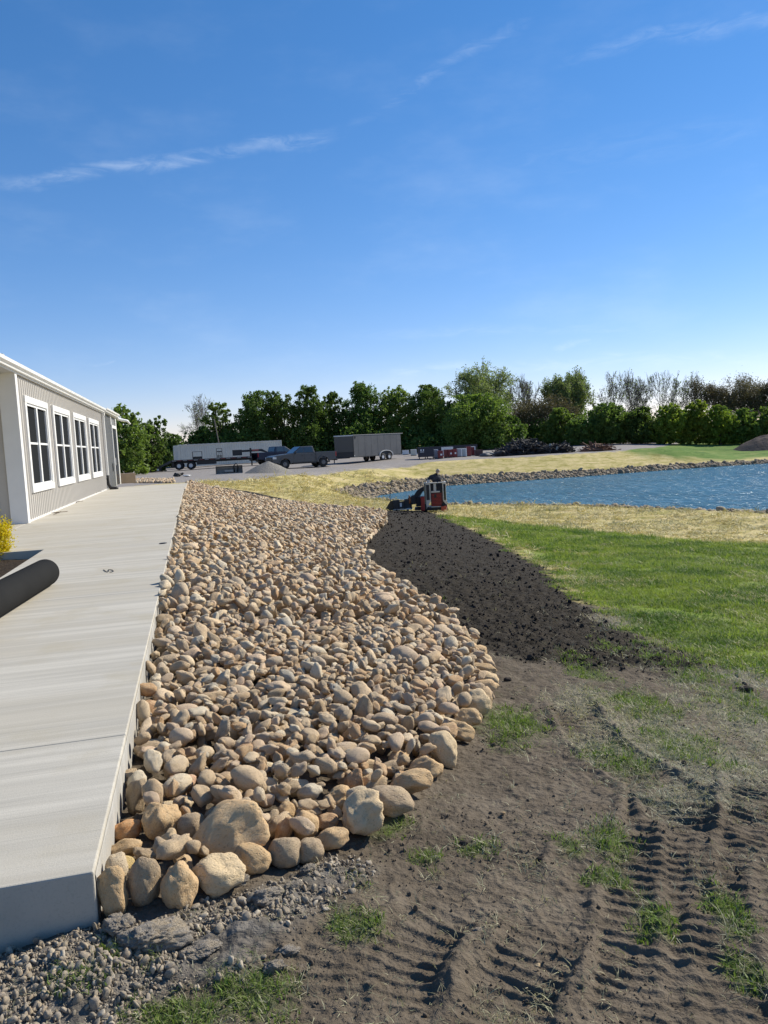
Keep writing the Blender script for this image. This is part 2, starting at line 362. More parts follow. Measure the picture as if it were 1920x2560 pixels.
def regions(x, y):
    w1 = fbm(x*1.7, y*1.7, 3.1, 4)*.10; w2 = fbm(x*.35, y*.35, 9.1, 4)*.5; r = np.hypot(x, y); ws = 1 + r*.02
    soft = .06 + r*.006
    f = lambda s, k=1.0: np.clip(.5 + (s + (w1*ws)*k)/(soft*2), 0, 1)
    reg = {}
    tipf = np.maximum(sstep(2.9, 4.4, x - (y-6)*.25), sstep(9.2, 7.6, y)*sstep(1.8, 2.6, x))
    reg['soil'] = np.maximum(np.clip(.5 + (sdpoly(x, y, SOIL) + w1*ws + fbm(x*4.5, y*4.5, 5.7, 3)*.16*tipf - .10*tipf)/(soft*2*(1+2.5*tipf)), 0, 1), f(sdpoly(x, y, SOIL2)+.1))
    reg['lawn'] = np.clip(.5 + (sdpoly(x, y, LAWN) + w1*4.5 + w2*.5 - .05)/(.45+r*.05), 0, 1)
    yard = f(sdpoly(x, y, YARD) + w2*.6)
    reg['yard'] = yard; reg['field'] = np.clip(.5 + (sdpoly(x, y, FARG)+w2*2)/3, 0, 1)
    reg['grav'] = np.clip(.5 + (sdpoly(x, y, GRAV)+w1*1.2)/.25, 0, 1)
    # seeded, straw-covered ground: everything beyond the near dirt
    reg['straw'] = sstep(8.6, 10.5, r + w2*1.4 + (x > 0)*0)
    reg['patch'] = np.clip(patchw(x, y, PATCH) + fbm(x*5, y*5, 1.2, 3)*.35, 0, 1)
    reg['dry'] = np.clip(patchw(x, y, DRY) + fbm(x*4, y*4, 7.2, 3)*.3, 0, 1)
    return reg

def relief(x, y, reg):
    """fine relief of the ground: clods, ruts with lug marks, pile shapes"""
    r = np.hypot(x, y); near = sstep(26, 9, r)
    h = np.zeros(np.shape(x)); k = r < 30; xs, ys = x[k], y[k]; rg = {a: b[k] for a, b in reg.items()}; rn = r[k]
    base = fbm(xs*2.2, ys*2.2, .3, 3)*.022 + fbm(xs*9, ys*9, 1.3, 3, .55)*.007
    fine = fbm(xs*38, ys*38, 4.1, 2)*.0036 * sstep(9, 4, rn)
    rid = 1-np.abs(fbm(xs*7, ys*7, 6.0, 3)); ridge = np.clip(rid-.72, 0, 1)*.035
    dirt = (1-rg['soil'])*(1-rg['lawn'])*(1-rg['grav'])
    hh = base + fine + ridge*dirt*.7
    tm = np.zeros(len(xs))
    for pts, (hw, dep, per) in zip(TRW, TRK):
        wx = fbm(xs*2, ys*2, 8.8, 2)*.035
        dd, al, sd, L = sdline(xs+wx, ys+wx*.6, pts)
        fade = sstep(0, .25, al)*sstep(0, .25, L-al)*(.55+.45*sstep(-.5, .3, fbm(xs*1.3, ys*1.3, 5.5, 2)))
        inn = sstep(hw+.015, hw-.015, dd)*fade
        berm = np.exp(-((dd-hw-.03)/.028)**2)*fade*(.5+.8*sstep(-.4, .5, fbm(xs*4, ys*4, 2.5, 3)))
        ph = al/per*2*np.pi + (np.abs(sd)/hw)*.4 + fbm(xs*5, ys*5, 3.3, 3)*.9
        fr = np.mod(ph/6.2832, 1.0); lug = dep*1.25*np.exp(-((fr-.5)/.15)**2)*(.6+.6*sstep(-.5, .5, fbm(xs*6, ys*6, 9.9, 2)))
        ed = fbm(xs*14, ys*14, 3.9, 3)*.004
        hh = hh*(1-inn*.75) + inn*(-dep*.9 + lug + ed) + berm*dep*1.5
        tm = np.maximum(tm, inn)
    so = rg['soil']; n1 = fbm(xs*6, ys*6, 12., 4, .6); n2 = fbm(xs*19, ys*19, 13., 3, .6)
    hh = hh*(1-so) + so*(.03 + n1*.030 + np.abs(n2)*.020)
    la = rg['lawn']; hh = hh*(1-la*.8) + la*(fbm(xs*3, ys*3, 15., 3)*.02 + fbm(xs*16, ys*16, 16., 2)*.010 + .015)
    gr = rg['grav']; hh = hh + gr*(fbm(xs*5, ys*5, 21., 4, .6)*.022+.012)
    h[k] = hh*near[k]
    st = reg['straw']*(1-reg['lawn'])*(1-reg['soil'])*(1-reg['yard'])
    ff = st*sstep(8, 14, r)*sstep(130, 60, r); q = ff > 0; xq, yq = x[q], y[q]
    h[q] += (fbm(xq*.9, yq*1.6, 31., 4, .6)*.022 + np.clip(1-np.abs(fbm(xq*.55, yq*1.1, 33., 3))*4, 0, 1)*.022)*ff[q]
    return h

az0 = math.atan2(FWD[0], FWD[1])
nd = 470
th = np.concatenate([np.linspace(-31, 31, nd), np.linspace(31, 329, 62)[1:-1]]) * math.pi/180 + az0
rr = [0.5, .8, 1.1]; q = 1.3
while q < 650:
    rr.append(q); q *= 1.0023 if q < 4.5 else 1.0031 if q < 11 else 1.0055 if q < 22 else 1.010 if q < 90 else 1.04
rr = np.array(rr)
TH, RR = np.meshgrid(th, rr); gx = (RR*np.sin(TH)).ravel(); gy = (RR*np.cos(TH)).ravel()
gz = terr(gx, gy); reg = regions(gx, gy); rel = relief(gx, gy, reg)
pd = sdpoly(gx, gy, POND); rel = rel*sstep(1.0, -0.8, pd)
slabk = (gx < XR+.06) & (gy > Y0-.03) & (gy < Y1+.4); rel = np.where(slabk, np.minimum(rel, 0)-.01, rel)
gz = gz + rel
nt, nr = len(th), len(rr); ii = np.arange(nr*nt).reshape(nr, nt)
a = ii[:-1, :]; b = ii[1:, :]; fq = np.stack([a, np.roll(a, -1, 1), np.roll(b, -1, 1), b], -1).reshape(-1, 4)
me = npmesh('ground', np.c_[gx, gy, gz], fq[:, ::-1], True)
for k, v in reg.items():
    at = me.attributes.new(k, 'FLOAT', 'POINT'); at.data.foreach_set('value', v.astype(np.float32))
def gmat():
    m_ = bpy.data.materials.new('ground_mix'); m_.use_nodes = True; t = NT(m_.node_tree); b = t.n['Principled BSDF']
    co = t.node('ShaderNodeNewGeometry').outputs['Position']
    n1 = t.noise(co, 1.3, 5, .6); n2 = t.noise(co, 9, 5, .65); n3 = t.noise(co, 60, 4, .7); n4 = t.noise(co, .12, 5, .6); n5 = t.noise(co, 28, 3, .6)
    def w(name, amp=.5, sharp=3.0, n=n2):
        v = t.m('ADD', t.m('SUBTRACT', t.attr(name), .5), t.m('MULTIPLY', t.m('SUBTRACT', n, .5), amp)); return t.m('MULTIPLY_ADD', v, sharp, .5, clamp=True)
    dirt = t.ramp(t.m('ADD', t.m('MULTIPLY', n1, .5), t.m('MULTIPLY', n2, .5)), [(.33, (.080, .063, .044)), (.5, (.115, .092, .066)), (.66, (.158, .130, .096))])
    dirt = t.mix(t.rng(n3, .55, .75, 0, .4), dirt, (.20, .17, .14))
    # dry grass bits over the dirt
    col = t.mix(t.m('MULTIPLY', w('dry', .9, 2.0, n3), .4), dirt, (.26, .25, .19))
    col = t.mix(t.m('MULTIPLY', w('patch', .9, 2.5, n5), .6), col, (.055, .085, .022))
    # straw over seeded ground
    sc = t.node('ShaderNodeNewGeometry').outputs['Position']
    s1 = t.noise(t.map(sc, (.55, 1.3, 1), (0, 0, R(-20))), .8, 8, .68, 1.2); s2 = t.noise(t.map(sc, (1, 2.6, 1), (0, 0, R(-12))), 2.4, 6, .7, .6); s3 = t.noise(sc, 22, 4, .7)
    st = t.ramp(t.m('ADD', t.m('MULTIPLY', s1, .62), t.m('MULTIPLY', s2, .38)), [(.34, (.17, .175, .035)), (.42, (.32, .28, .08)), (.49, (.48, .40, .16)), (.58, (.62, .50, .26)), (.70, (.72, .60, .36))])
    st = t.mix(t.rng(s3, .35, .65, .25, 0), st, (.16, .14, .06))
    col = t.mix(w('straw', .8, 2.5), col, st)
    fg = t.ramp(t.m('ADD', t.m('MULTIPLY', n4, .5), t.m('MULTIPLY', s1, .5)), [(.38, (.04, .09, .014)), (.5, (.10, .18, .03)), (.62, (.20, .23, .07))])
    col = t.mix(w('field', .3, 2.0), col, fg)
    ln = t.ramp(t.m('ADD', t.m('MULTIPLY', n2, .35), t.m('MULTIPLY', s2, .65)), [(.35, (.11, .165, .018)), (.5, (.17, .235, .032)), (.66, (.24, .28, .055))])
    ln = t.mix(t.rng(s1, .50, .64, 0, .55), ln, (.27, .27, .085))
    ln = t.mix(t.rng(n1, .30, .46, .6, 0), ln, (.07, .11, .018)); ln = t.mix(t.rng(n3, .56, .74, 0, .35), ln, (.30, .30, .13))
    col = t.mix(w('lawn', 1.1, 1.6), col, ln)
    gr = t.ramp(t.vor(co, 34, 1), [(.1, (.085, .077, .066)), (.5, (.14, .127, .108)), (.9, (.20, .18, .155))])
    col = t.mix(w('grav', .5, 3), col, t.mix(t.rng(n2, .4, .6, 0, .5), gr, (.12, .102, .082)))
    yd = t.ramp(t.m('ADD', t.m('MULTIPLY', s1, .5), t.m('MULTIPLY', n2, .5)), [(.35, (.21, .19, .17)), (.5, (.28, .255, .235)), (.65, (.34, .315, .29))])
    yd = t.mix(t.rng(n3, .4, .6, 0, .3), yd, (.16, .145, .13))
    col = t.mix(w('yard', .25, 2.5), col, yd)
    sl = t.ramp(n2, [(.35, (.022, .018, .0125)), (.6, (.038, .031, .022)), (.75, (.062, .051, .037))])
    sl = t.mix(t.rng(n3, .62, .78, 0, .35), sl, (.12, .105, .085))
    col = t.mix(w('soil', .7, 3), col, sl)
    t.l.new(col, b.inputs['Base Color']); b.inputs['Roughness'].default_value = .95; b.inputs['Specular IOR Level'].default_value = .15
    bp = t.node('ShaderNodeBump'); bp.inputs['Strength'].default_value = .9; bp.inputs['Distance'].default_value = .016
    t.l.new(t.m('ADD', t.m('MULTIPLY', n3, .5), t.m('ADD', n5, t.m('MULTIPLY', s2, 2.0))), bp.inputs['Height']); t.l.new(bp.outputs[0], b.inputs['Normal'])
    return m_
tag(link('ground', me, gmat()), kind='structure')
gxy = None
from functools import lru_cache
def gsurf(x, y):                            # terrain with its relief, for setting things down
    x = np.asarray(x, float); y = np.asarray(y, float); g = regions(x, y); rl = relief(x, y, g)*sstep(1.0, -.8, sdpoly(x, y, POND)); return terr(x, y) + rl
def gs(x, y): return float(gsurf(np.array([x]), np.array([y]))[0])

# ------------------------------------------------------------------ pond
pv = []; import bmesh
xs = np.linspace(POND[:, 0].min()-3, POND[:, 0].max()+3, 60); ys = np.linspace(POND[:, 1].min()-3, POND[:, 1].max()+3, 40)
X_, Y_ = np.meshgrid(xs, ys); S_ = sdpoly(X_, Y_, POND); idx = np.arange(X_.size).reshape(X_.shape)
fs = [(idx[i, j], idx[i, j+1], idx[i+1, j+1], idx[i+1, j]) for i in range(39) for j in range(59) if max(S_[i, j], S_[i+1, j], S_[i, j+1], S_[i+1, j+1]) > -2.5]
wm = bpy.data.materials.new('pond_water'); wm.use_nodes = True; t = NT(wm.node_tree); b = t.n['Principled BSDF']
co = t.node('ShaderNodeNewGeometry').outputs['Position']
wn = t.noise(t.map(co, (1, .55, 1), (0, 0, R(28))), 1.5, 5, .62, .4); wn2 = t.noise(t.map(co, (1, .5, 1), (0, 0, R(12))), 4.5, 4, .6); wn3 = t.noise(co, .22, 3, .5)
t.l.new(t.mix(t.rng(wn3, .35, .65), (.032, .12, .17), (.05, .155, .22)), b.inputs['Base Color'])
b.inputs['Roughness'].default_value = .27; b.inputs['IOR'].default_value = 1.33
bp = t.node('ShaderNodeBump'); bp.inputs['Distance'].default_value = .65; bp.inputs['Strength'].default_value = 1.0
t.l.new(t.m('ADD', t.m('MULTIPLY', wn, .75), t.m('MULTIPLY', wn2, .16)), bp.inputs['Height']); t.l.new(bp.outputs[0], b.inputs['Normal'])
tag(link('pond', npmesh('pond', np.c_[X_.ravel(), Y_.ravel(), np.full(X_.size, WATER)], np.array(fs)), wm, smooth=True), kind='structure', label=None)

# ------------------------------------------------------------------ stones: shapes and materials
def stone_mat(name, stops, bd=.016):
    m_ = bpy.data.materials.new(name); m_.use_nodes = True; t = NT(m_.node_tree); b = t.n['Principled BSDF']
    co = t.node('ShaderNodeTexCoord').outputs['Object']; oi = t.node('ShaderNodeObjectInfo'); rnd = oi.outputs['Random']
    cmb = t.node('ShaderNodeCombineXYZ'); t.l.new(t.m('MULTIPLY', rnd, 37.0), cmb.inputs[0])
    va = t.node('ShaderNodeVectorMath', operation='ADD'); t.l.new(co, va.inputs[0]); t.l.new(cmb.outputs[0], va.inputs[1]); v = va.outputs[0]
    base = t.ramp(rnd, stops)
    n1 = t.noise(v, 2.2, 6, .62, .5); n2 = t.noise(v, 11, 6, .7); n3 = t.noise(v, 45, 4, .7)
    c = t.mix(t.rng(n1, .42, .62, 0, .75), base, t.mix(.5, base, (.60, .46, .27)), 'MIX')
    c = t.mix(t.rng(n1, .30, .46, .4, 0), c, (.30, .24, .165))
    c = t.mix(t.rng(n2, .5, .68, 0, .5), c, (.56, .45, .30))
    c = t.mix(t.rng(n2, .33, .46, .55, 0), c, (.24, .16, .085))
    c = t.mix(t.rng(n3, .6, .75, 0, .3), c, (.15, .12, .09))
    t.l.new(c, b.inputs['Base Color']); b.inputs['Roughness'].default_value = .9; b.inputs['Specular IOR Level'].default_value = .25
    bp = t.node('ShaderNodeBump'); bp.inputs['Strength'].default_value = .9; bp.inputs['Distance'].default_value = bd
    t.l.new(t.m('ADD', t.m('MULTIPLY', n2, .55), t.m('ADD', t.m('MULTIPLY', n3, .16), t.m('MULTIPLY', t.rng(t.vor(v, 5.5), 0, .35), .25))), bp.inputs['Height']); t.l.new(bp.outputs[0], b.inputs['Normal'])
    return m_
SM = {'mix': stone_mat('field_stone', [(0, (0.475, 0.321, 0.183)), (.12, (0.558, 0.416, 0.264)), (.26, (0.368, 0.268, 0.165)), (.38, (0.630, 0.499, 0.340)), (.50, (0.546, 0.386, 0.264)), (.62, (0.427, 0.345, 0.248)), (.72, (0.498, 0.297, 0.147)), (.82, (0.594, 0.452, 0.288)), (.92, (0.678, 0.582, 0.423)), (1, (0.368, 0.338, 0.277))]),
      'tan': stone_mat('tan_stone', [(0, (0.563, 0.376, 0.190)), (1, (0.606, 0.408, 0.217))]), 'grey': stone_mat('grey_stone', [(0, (0.379, 0.282, 0.183)), (1, (0.422, 0.319, 0.212))]),
      'pale': stone_mat('pale_stone', [(0, (0.647, 0.476, 0.278)), (1, (0.659, 0.509, 0.312))]), 'orange': stone_mat('orange_stone', [(0, (0.633, 0.301, 0.112)), (1, (0.606, 0.314, 0.134))]),
      'yellow': stone_mat('yellow_stone', [(0, (0.659, 0.488, 0.190)), (1, (0.659, 0.476, 0.200))]), 'pink': stone_mat('pinkish_stone', [(0, (0.633, 0.376, 0.233)), (1, (0.619, 0.389, 0.256))]),
      'brown': stone_mat('brown_stone', [(0, (0.465, 0.263, 0.134)), (1, (0.492, 0.301, 0.161))]),
      'rip': stone_mat('riprap_stone', [(0, (.19, .15, .11)), (.4, (.27, .22, .165)), (.7, (.13, .105, .08)), (1, (.34, .29, .22))]),
      'grit': stone_mat('crushed_stone', [(0, (.18, .165, .145)), (.3, (.14, .13, .115)), (.5, (.25, .225, .195)), (.7, (.22, .18, .14)), (.85, (.29, .265, .225)), (1, (.42, .38, .31))], .002),
      'lump': stone_mat('concrete_lump', [(0, (.27, .25, .225)), (1, (.31, .285, .255))], .035)}
def soilmat():
    m_ = mat('dark_soil', (.040, .033, .028), .97, bump=.002, bscale=6, var=.5, vscale=9, spec=.1); return m_
SM['soil'] = soilmat()
def stone_mesh(name, seed, sub=3, ang=.5, lump=.16, pit=0.0, axes=(1, .85, .75), taper=0.0, rough=0.0):
    import bmesh
    g = np.random.default_rng(seed); bm = bmesh.new(); bmesh.ops.create_icosphere(bm, subdivisions=sub, radius=1.0)
    v = np.array([q.co[:] for q in bm.verts]); fs_ = np.array([[q.index for q in p.verts] for p in bm.faces]); bm.free()
    s = seed*3.7
    nrm = v.copy(); rad = np.ones(len(v))
    for _ in range(int(4 + ang*11)):         # worn facets
        n = g.normal(size=3); n /= np.linalg.norm(n); lim = g.uniform(.55, .85) if ang > .3 else g.uniform(.74, .93)
        pr = nrm @ n; lim_r = np.where(pr > .15, lim/np.maximum(pr, .15), 9)
        kk = .045; rad = -kk*np.log(np.exp(-rad/kk) + np.exp(-np.minimum(lim_r, 3)/kk))
    rad = rad*(1 + lump*pn(v[:, 0]*1.2+s, v[:, 1]*1.2, v[:, 2]*1.2) + lump*.5*pn(v[:, 0]*2.6+s, v[:, 1]*2.6, v[:, 2]*2.6+3))
    rad += .045*fbm(v[:, 0]*4.5+s, v[:, 1]*4.5, v[:, 2]*4.5, 3)*(.3+ang)
    if ang > .3: rad -= .05*ang*np.clip(.35-np.abs(pn(v[:, 0]*2.2+s, v[:, 1]*2.2+4, v[:, 2]*2.2)), 0, 1)*2
    if rough: rad += rough*fbm(v[:, 0]*7+s, v[:, 1]*7, v[:, 2]*7, 3, .65)
    if pit: rad -= pit*np.clip(pn(v[:, 0]*3.6+s, v[:, 1]*3.6+9, v[:, 2]*3.6)-.12, 0, 1)
    v = nrm*rad[:, None]; v = v/np.abs(v).max(0)
    if taper: k = 1 - taper*(v[:, 2:3]*-.5+.5); v[:, :2] *= k
    v = v*np.array(axes); return npmesh(name, v, fs_, True)

# ------------------------------------------------------------------ the named boulders along the rim and the front of the bed
HERO = [  # px, py, w px, h px, material, seed, angularity, tilt in picture (deg), label
 (280,2225,78,124,'tan',11,.35,-8,'tall buff boulder standing against the corner of the concrete walkway'),
 (361,2205,76,114,'grey',12,.12,4,'grey brown egg shaped boulder, second from the walkway corner'),
 (450,2208,116,134,'tan',13,.45,14,'wedge shaped tan boulder with its point down, third from the walkway corner'),
 (553,2186,135,92,'pale',14,.8,5,'blocky flat topped pale boulder, fourth from the walkway corner in the front row'),
 (630,2146,96,78,'tan',15,.15,14,'round tan boulder with an orange flank right of the blocky pale one'),
 (713,2130,82,78,'grey',16,.05,24,'smooth grey egg shaped boulder on the front rim, left of a smaller smooth grey one'),
 (775,2127,74,62,'grey',17,.1,-10,'small smooth grey boulder on the front rim, below the squat oval tan one'),
 (832,2096,88,52,'tan',18,.25,-8,'flat oval tan boulder on the front rim beside the pale angular block'),
 (906,2036,120,104,'pale',19,1.0,-24,'large chalky angular block with a broken face on the rim'),
 (977,2002,112,82,'grey',20,.1,12,'broad smooth grey brown boulder right of the chalky angular block'),
 (1026,1958,112,66,'tan',21,.4,-6,'wide low buff boulder resting above the broad smooth grey brown one'),
 (1064,1922,86,58,'tan',22,.4,-10,'buff boulder with a rough top, just below the upright pale egg on the rim'),
 (583,2082,226,140,'tan',23,.35,-24,'largest boulder of the bed, long tan and lumpy, lying near the front'),
 (403,2046,92,104,'tan',24,.5,10,'big upright blocky tan boulder left of the largest boulder'),
 (479,2066,74,64,'grey',25,.06,-8,'smooth dark grey brown ball shaped boulder between the upright tan and the largest boulder'),
 (317,2076,84,50,'orange',26,.2,-4,'orange brown rounded boulder beside the walkway edge'),
 (314,2122,88,52,'tan',27,.35,-10,'speckled tan boulder just below the orange brown one'),
 (300,2160,68,40,'yellow',28,.15,10,'small yellow boulder peeking out behind the tall buff boulder at the walkway corner'),
 (363,2139,76,46,'grey',29,.35,12,'rough grey brown boulder above the egg shaped boulder in the front row'),
 (430,2112,66,72,'pale',30,.7,24,'knobbly pale boulder with hollows standing in front of the upright tan boulder'),
 (762,2062,68,74,'tan',31,.25,-14,'rounded buff boulder right of the slanting brown one'),
 (710,2078,42,66,'brown',32,.3,26,'narrow brown boulder slanting beside the largest boulder'),
 (712,2035,48,60,'tan',33,.15,18,'oval tan boulder standing above the slanting brown one'),
 (818,2056,56,42,'brown',34,.3,0,'small brown boulder tucked left of the chalky angular block'),
 (842,1995,82,66,'tan',35,.45,4,'squat tan boulder with a flat base above the chalky angular block'),
 (883,1957,50,82,'brown',36,.6,10,'tall brown slab of stone standing on end'),
 (930,1960,70,56,'tan',37,.2,0,'buff boulder half hidden behind the standing brown slab'),
 (344,1988,56,84,'grey',38,.5,16,'narrow grey brown boulder leaning beside the walkway'),
 (444,1966,90,72,'pink',39,.7,8,'pinkish boulder full of pits left of centre in the lower bed'),
 (329,1950,66,56,'grey',40,.4,-8,'pitted grey green boulder against the walkway edge above the leaning narrow one'),
 (1109,1872,68,94,'pale',41,.05,-24,'large upright pale egg shaped boulder on the right rim'),
 (1150,1826,76,50,'tan',42,.5,20,'rough buff boulder above the pale egg on the right rim'),
 (1163,1796,78,50,'tan',43,.7,4,'flat topped buff block on the right rim below the huge pale oval'),
 (1190,1758,78,66,'pale',44,.08,-18,'huge smooth pale oval boulder at the bulge of the right rim'),
 (1202,1722,76,40,'tan',45,.35,-6,'tan boulder directly above the huge pale oval on the right rim'),
 (1208,1697,64,32,'pale',46,.3,6,'second stone above the huge pale oval on the right rim, pale and flat'),
 (1209,1674,58,30,'tan',47,.3,4,'third stone above the huge pale oval on the right rim, low and tan'),
 (1196,1649,54,30,'pale',48,.12,0,'fourth stone above the huge pale oval on the right rim, pale and rounded'),
 (1193,1629,48,28,'tan',49,.2,0,'smooth domed tan stone, highest of the close set row on the right rim'),
 (1163,1611,54,36,'tan',50,.4,0,'tan stone on the rim where it turns back towards the dark soil'),
 (1140,1581,40,32,'pale',51,.1,0,'pale round stone on the rim between two tan ones beside dark soil'),
 (1110,1561,46,42,'grey',52,.4,0,'dark grey brown stone rising on the rim next to the dark soil'),
 (978,1922,68,42,'grey',53,.15,2,'smooth oval grey brown boulder inside the rim, above the wide low buff one'),
 (374,1873,78,46,'grey',54,.25,0,'low grey boulder with a flat greenish top near the walkway'),
 (500,1906,78,44,'tan',55,.6,0,'flat topped angular tan boulder left of centre'),
 (372,1775,78,52,'brown',56,.3,4,'dark brown boulder pressed against the walkway edge'),
 (425,1660,78,52,'grey',57,.12,-6,'domed grey brown boulder near the middle of the walkway edge'),
 (518,1690,96,48,'grey',58,.2,8,'long humped grey brown boulder in the middle of the bed'),
 (1070,1745,76,52,'brown',59,.25,0,'broad brown boulder on top of the bed left of the huge pale oval'),
]
boulders = []
for i, (px, py, w_, h_, mt, sd_, ang, tl, lab) in enumerate(HERO):
    g = PT(px, py + h_*.5); depth = proj(g)[2]; s = depth/F; big_k = 1.25 if py < 1735 and px > 1100 else 1.06
    rw, rh = w_*s/2*big_k, h_*s/2*big_k
    el_ = math.asin(-ray(px, py)[2])
    deep = min(rw, rh*1.25)*random.uniform(.82, .98)
    hgt = math.sqrt(max(rh**2 - (deep*math.sin(el_))**2, (.5*rh)**2))/math.cos(el_); c = PD(px, py, depth + deep*.35)
    me = stone_mesh('boulder', sd_, 4, ang, .13+.1*ang, .10 if mt in ('pink',) or sd_ in (30, 40, 29) else .03*ang, (1, 1, 1), .3 if sd_ == 13 else 0)
    o = link('boulder', me, SM[mt]); o.location = c; o.scale = (rw, deep, hgt)
    # lean in the picture plane: rotate round the view direction's horizontal
    hd = Vector((ray(px, py)[0], ray(px, py)[1], 0)).normalized()
    o.rotation_euler = (Matrix.Rotation(R(tl), 3, hd) @ Matrix.Rotation(-math.atan2(hd.x, hd.y), 3, 'Z')).to_euler()
    tag(o, lab, 'boulder', 'boulders of the rock bed rim and front'); boulders.append((c[0], c[1], c[2], rw, deep, hgt))

# ------------------------------------------------------------------ the rest of the rock bed: stones dropped one after another
CELL = .025; bx0, by0 = XR+.01, 2.4; nxg, nyg = int((7.0-bx0)/CELL), int((42.5-by0)/CELL)
GX, GY = np.meshgrid(bx0 + np.arange(nxg)*CELL, by0 + np.arange(nyg)*CELL)
cg = terr(GX[::8, ::8], GY[::8, ::8])
def bil(c, ny, nx, k=8):
    yi = np.minimum(np.arange(ny)/k, c.shape[0]-1.001); xi = np.minimum(np.arange(nx)/k, c.shape[1]-1.001)
    y0, x0 = yi.astype(int), xi.astype(int); fy, fx = (yi-y0)[:, None], (xi-x0)[None]
    return (c[y0][:, x0]*(1-fy)*(1-fx)+c[y0][:, x0+1]*(1-fy)*fx+c[y0+1][:, x0]*fy*(1-fx)+c[y0+1][:, x0+1]*fy*fx)
H0 = bil(cg, nyg, nxg); H = H0.copy()
for (cx, cy, cz, a_, b_, c_) in boulders:
    q = ((GX-cx)/a_)**2 + ((GY-cy)/b_)**2; k = q < 1; H[k] = np.maximum(H[k], cz + c_*np.sqrt(1-q[k])); H[q < .8] = 50
pool = np.c_[rng.uniform(bx0, 7, 400000), rng.uniform(2.5, 42.4, 400000)]
# keep the density roughly even, thinner far away where stones merge
sdp = sdpoly(pool[:, 0], pool[:, 1], BED); pool = pool[sdp > .03]; sdp = sdp[sdp > .03]
area = len(pool)/400000*(7-bx0)*39.9
placed = []; ptr = 0
rim = PTS([(1100,1552),(1062,1528),(1020,1502),(985,1477),(950,1450),(930,1425),(914,1398),(918,1362),(945,1332),(966,1312)]); rim = np.r_[rim[:-1]]
for (p0, p1) in zip(rim[:-1], rim[1:]):
    L_ = np.linalg.norm(p1-p0); n_ = max(1, int(L_/.19))
    for k_ in range(n_):
        x, y = p0+(p1-p0)*(k_+rng.uniform(-.2, .2))/n_ - np.array([.07, 0]); s = rng.uniform(.075, .11); yaw = math.atan2(p1[1]-p0[1], p1[0]-p0[0]); ax, bx_, cz_ = s*1.2, s, s*.8
        z0 = tz(x, y); zc = z0 + cz_*.7; q = ((GX-x)**2 + (GY-y)**2)/(s*s) if False else None
        ix, iy = int((x-bx0)/CELL), int((y-by0)/CELL); m_ = int(s/CELL)+1; i0, i1, j0, j1 = max(iy-m_, 0), min(iy+m_+1, nyg), max(ix-m_, 0), min(ix+m_+1, nxg)
        q = ((bx0+np.arange(j0, j1)*CELL-x)[None]**2 + (by0+np.arange(i0, i1)*CELL-y)[:, None]**2)/(s*s)
        H[i0:i1, j0:j1] = np.where(q < 1, np.maximum(H[i0:i1, j0:j1], zc+np.sqrt(np.maximum(1-q, 0))*cz_), H[i0:i1, j0:j1]); placed.append((x, y, zc, ax, bx_, cz_, yaw))
NS = 21000
def rsize():
    u = rng.random(); return (.040 + .026*rng.random() if u < .55 else .056+.030*rng.random() if u < .93 else .086+.040*rng.random())*.92
for n in range(NS):
    s = rsize()*(1.12 if n % 2 else 1.0); ax, bx_, cz_ = s*rng.uniform(1.0, 1.3), s*rng.uniform(.8, 1.0), s*rng.uniform(.66, 1.0)
    yaw = rng.uniform(0, math.pi); cs, sn = math.cos(yaw), math.sin(yaw); m_ = int(ax/CELL)+1
    best = None
    for c in range(4):
        x, y = pool[(ptr := (ptr+1) % len(pool))]
        ix, iy = int((x-bx0)/CELL), int((y-by0)/CELL)
        i0, i1, j0, j1 = max(iy-m_, 0), min(iy+m_+1, nyg), max(ix-m_, 0), min(ix+m_+1, nxg)
        dx = (bx0+np.arange(j0, j1)*CELL-x)[None]; dy = (by0+np.arange(i0, i1)*CELL-y)[:, None]
        q = ((dx*cs+dy*sn)/ax)**2 + ((-dx*sn+dy*cs)/bx_)**2
        e = np.where(q < 1, np.sqrt(np.maximum(1-q, 0))*cz_, -9)
        patch = H[i0:i1, j0:j1]; zc = (patch + e)[q < .9].max() if (q < .9).any() else 99
        z_ = zc - H0[min(iy, nyg-1), min(ix, nxg-1)]
        if best is None or z_ < best[0]: best = (z_, x, y, zc, i0, i1, j0, j1, e, q)
    z_, x, y, zc, i0, i1, j0, j1, e, q = best
    if z_ > (.24 if y > 7 else .15): continue
    zc -= cz_*.10
    H[i0:i1, j0:j1] = np.where(q < 1, np.maximum(H[i0:i1, j0:j1], zc+e), H[i0:i1, j0:j1])
    placed.append((x, y, zc, ax, bx_, cz_, yaw))
pn2 = pool[(pool[:, 1] < 7.2) & (sdp > .10)]
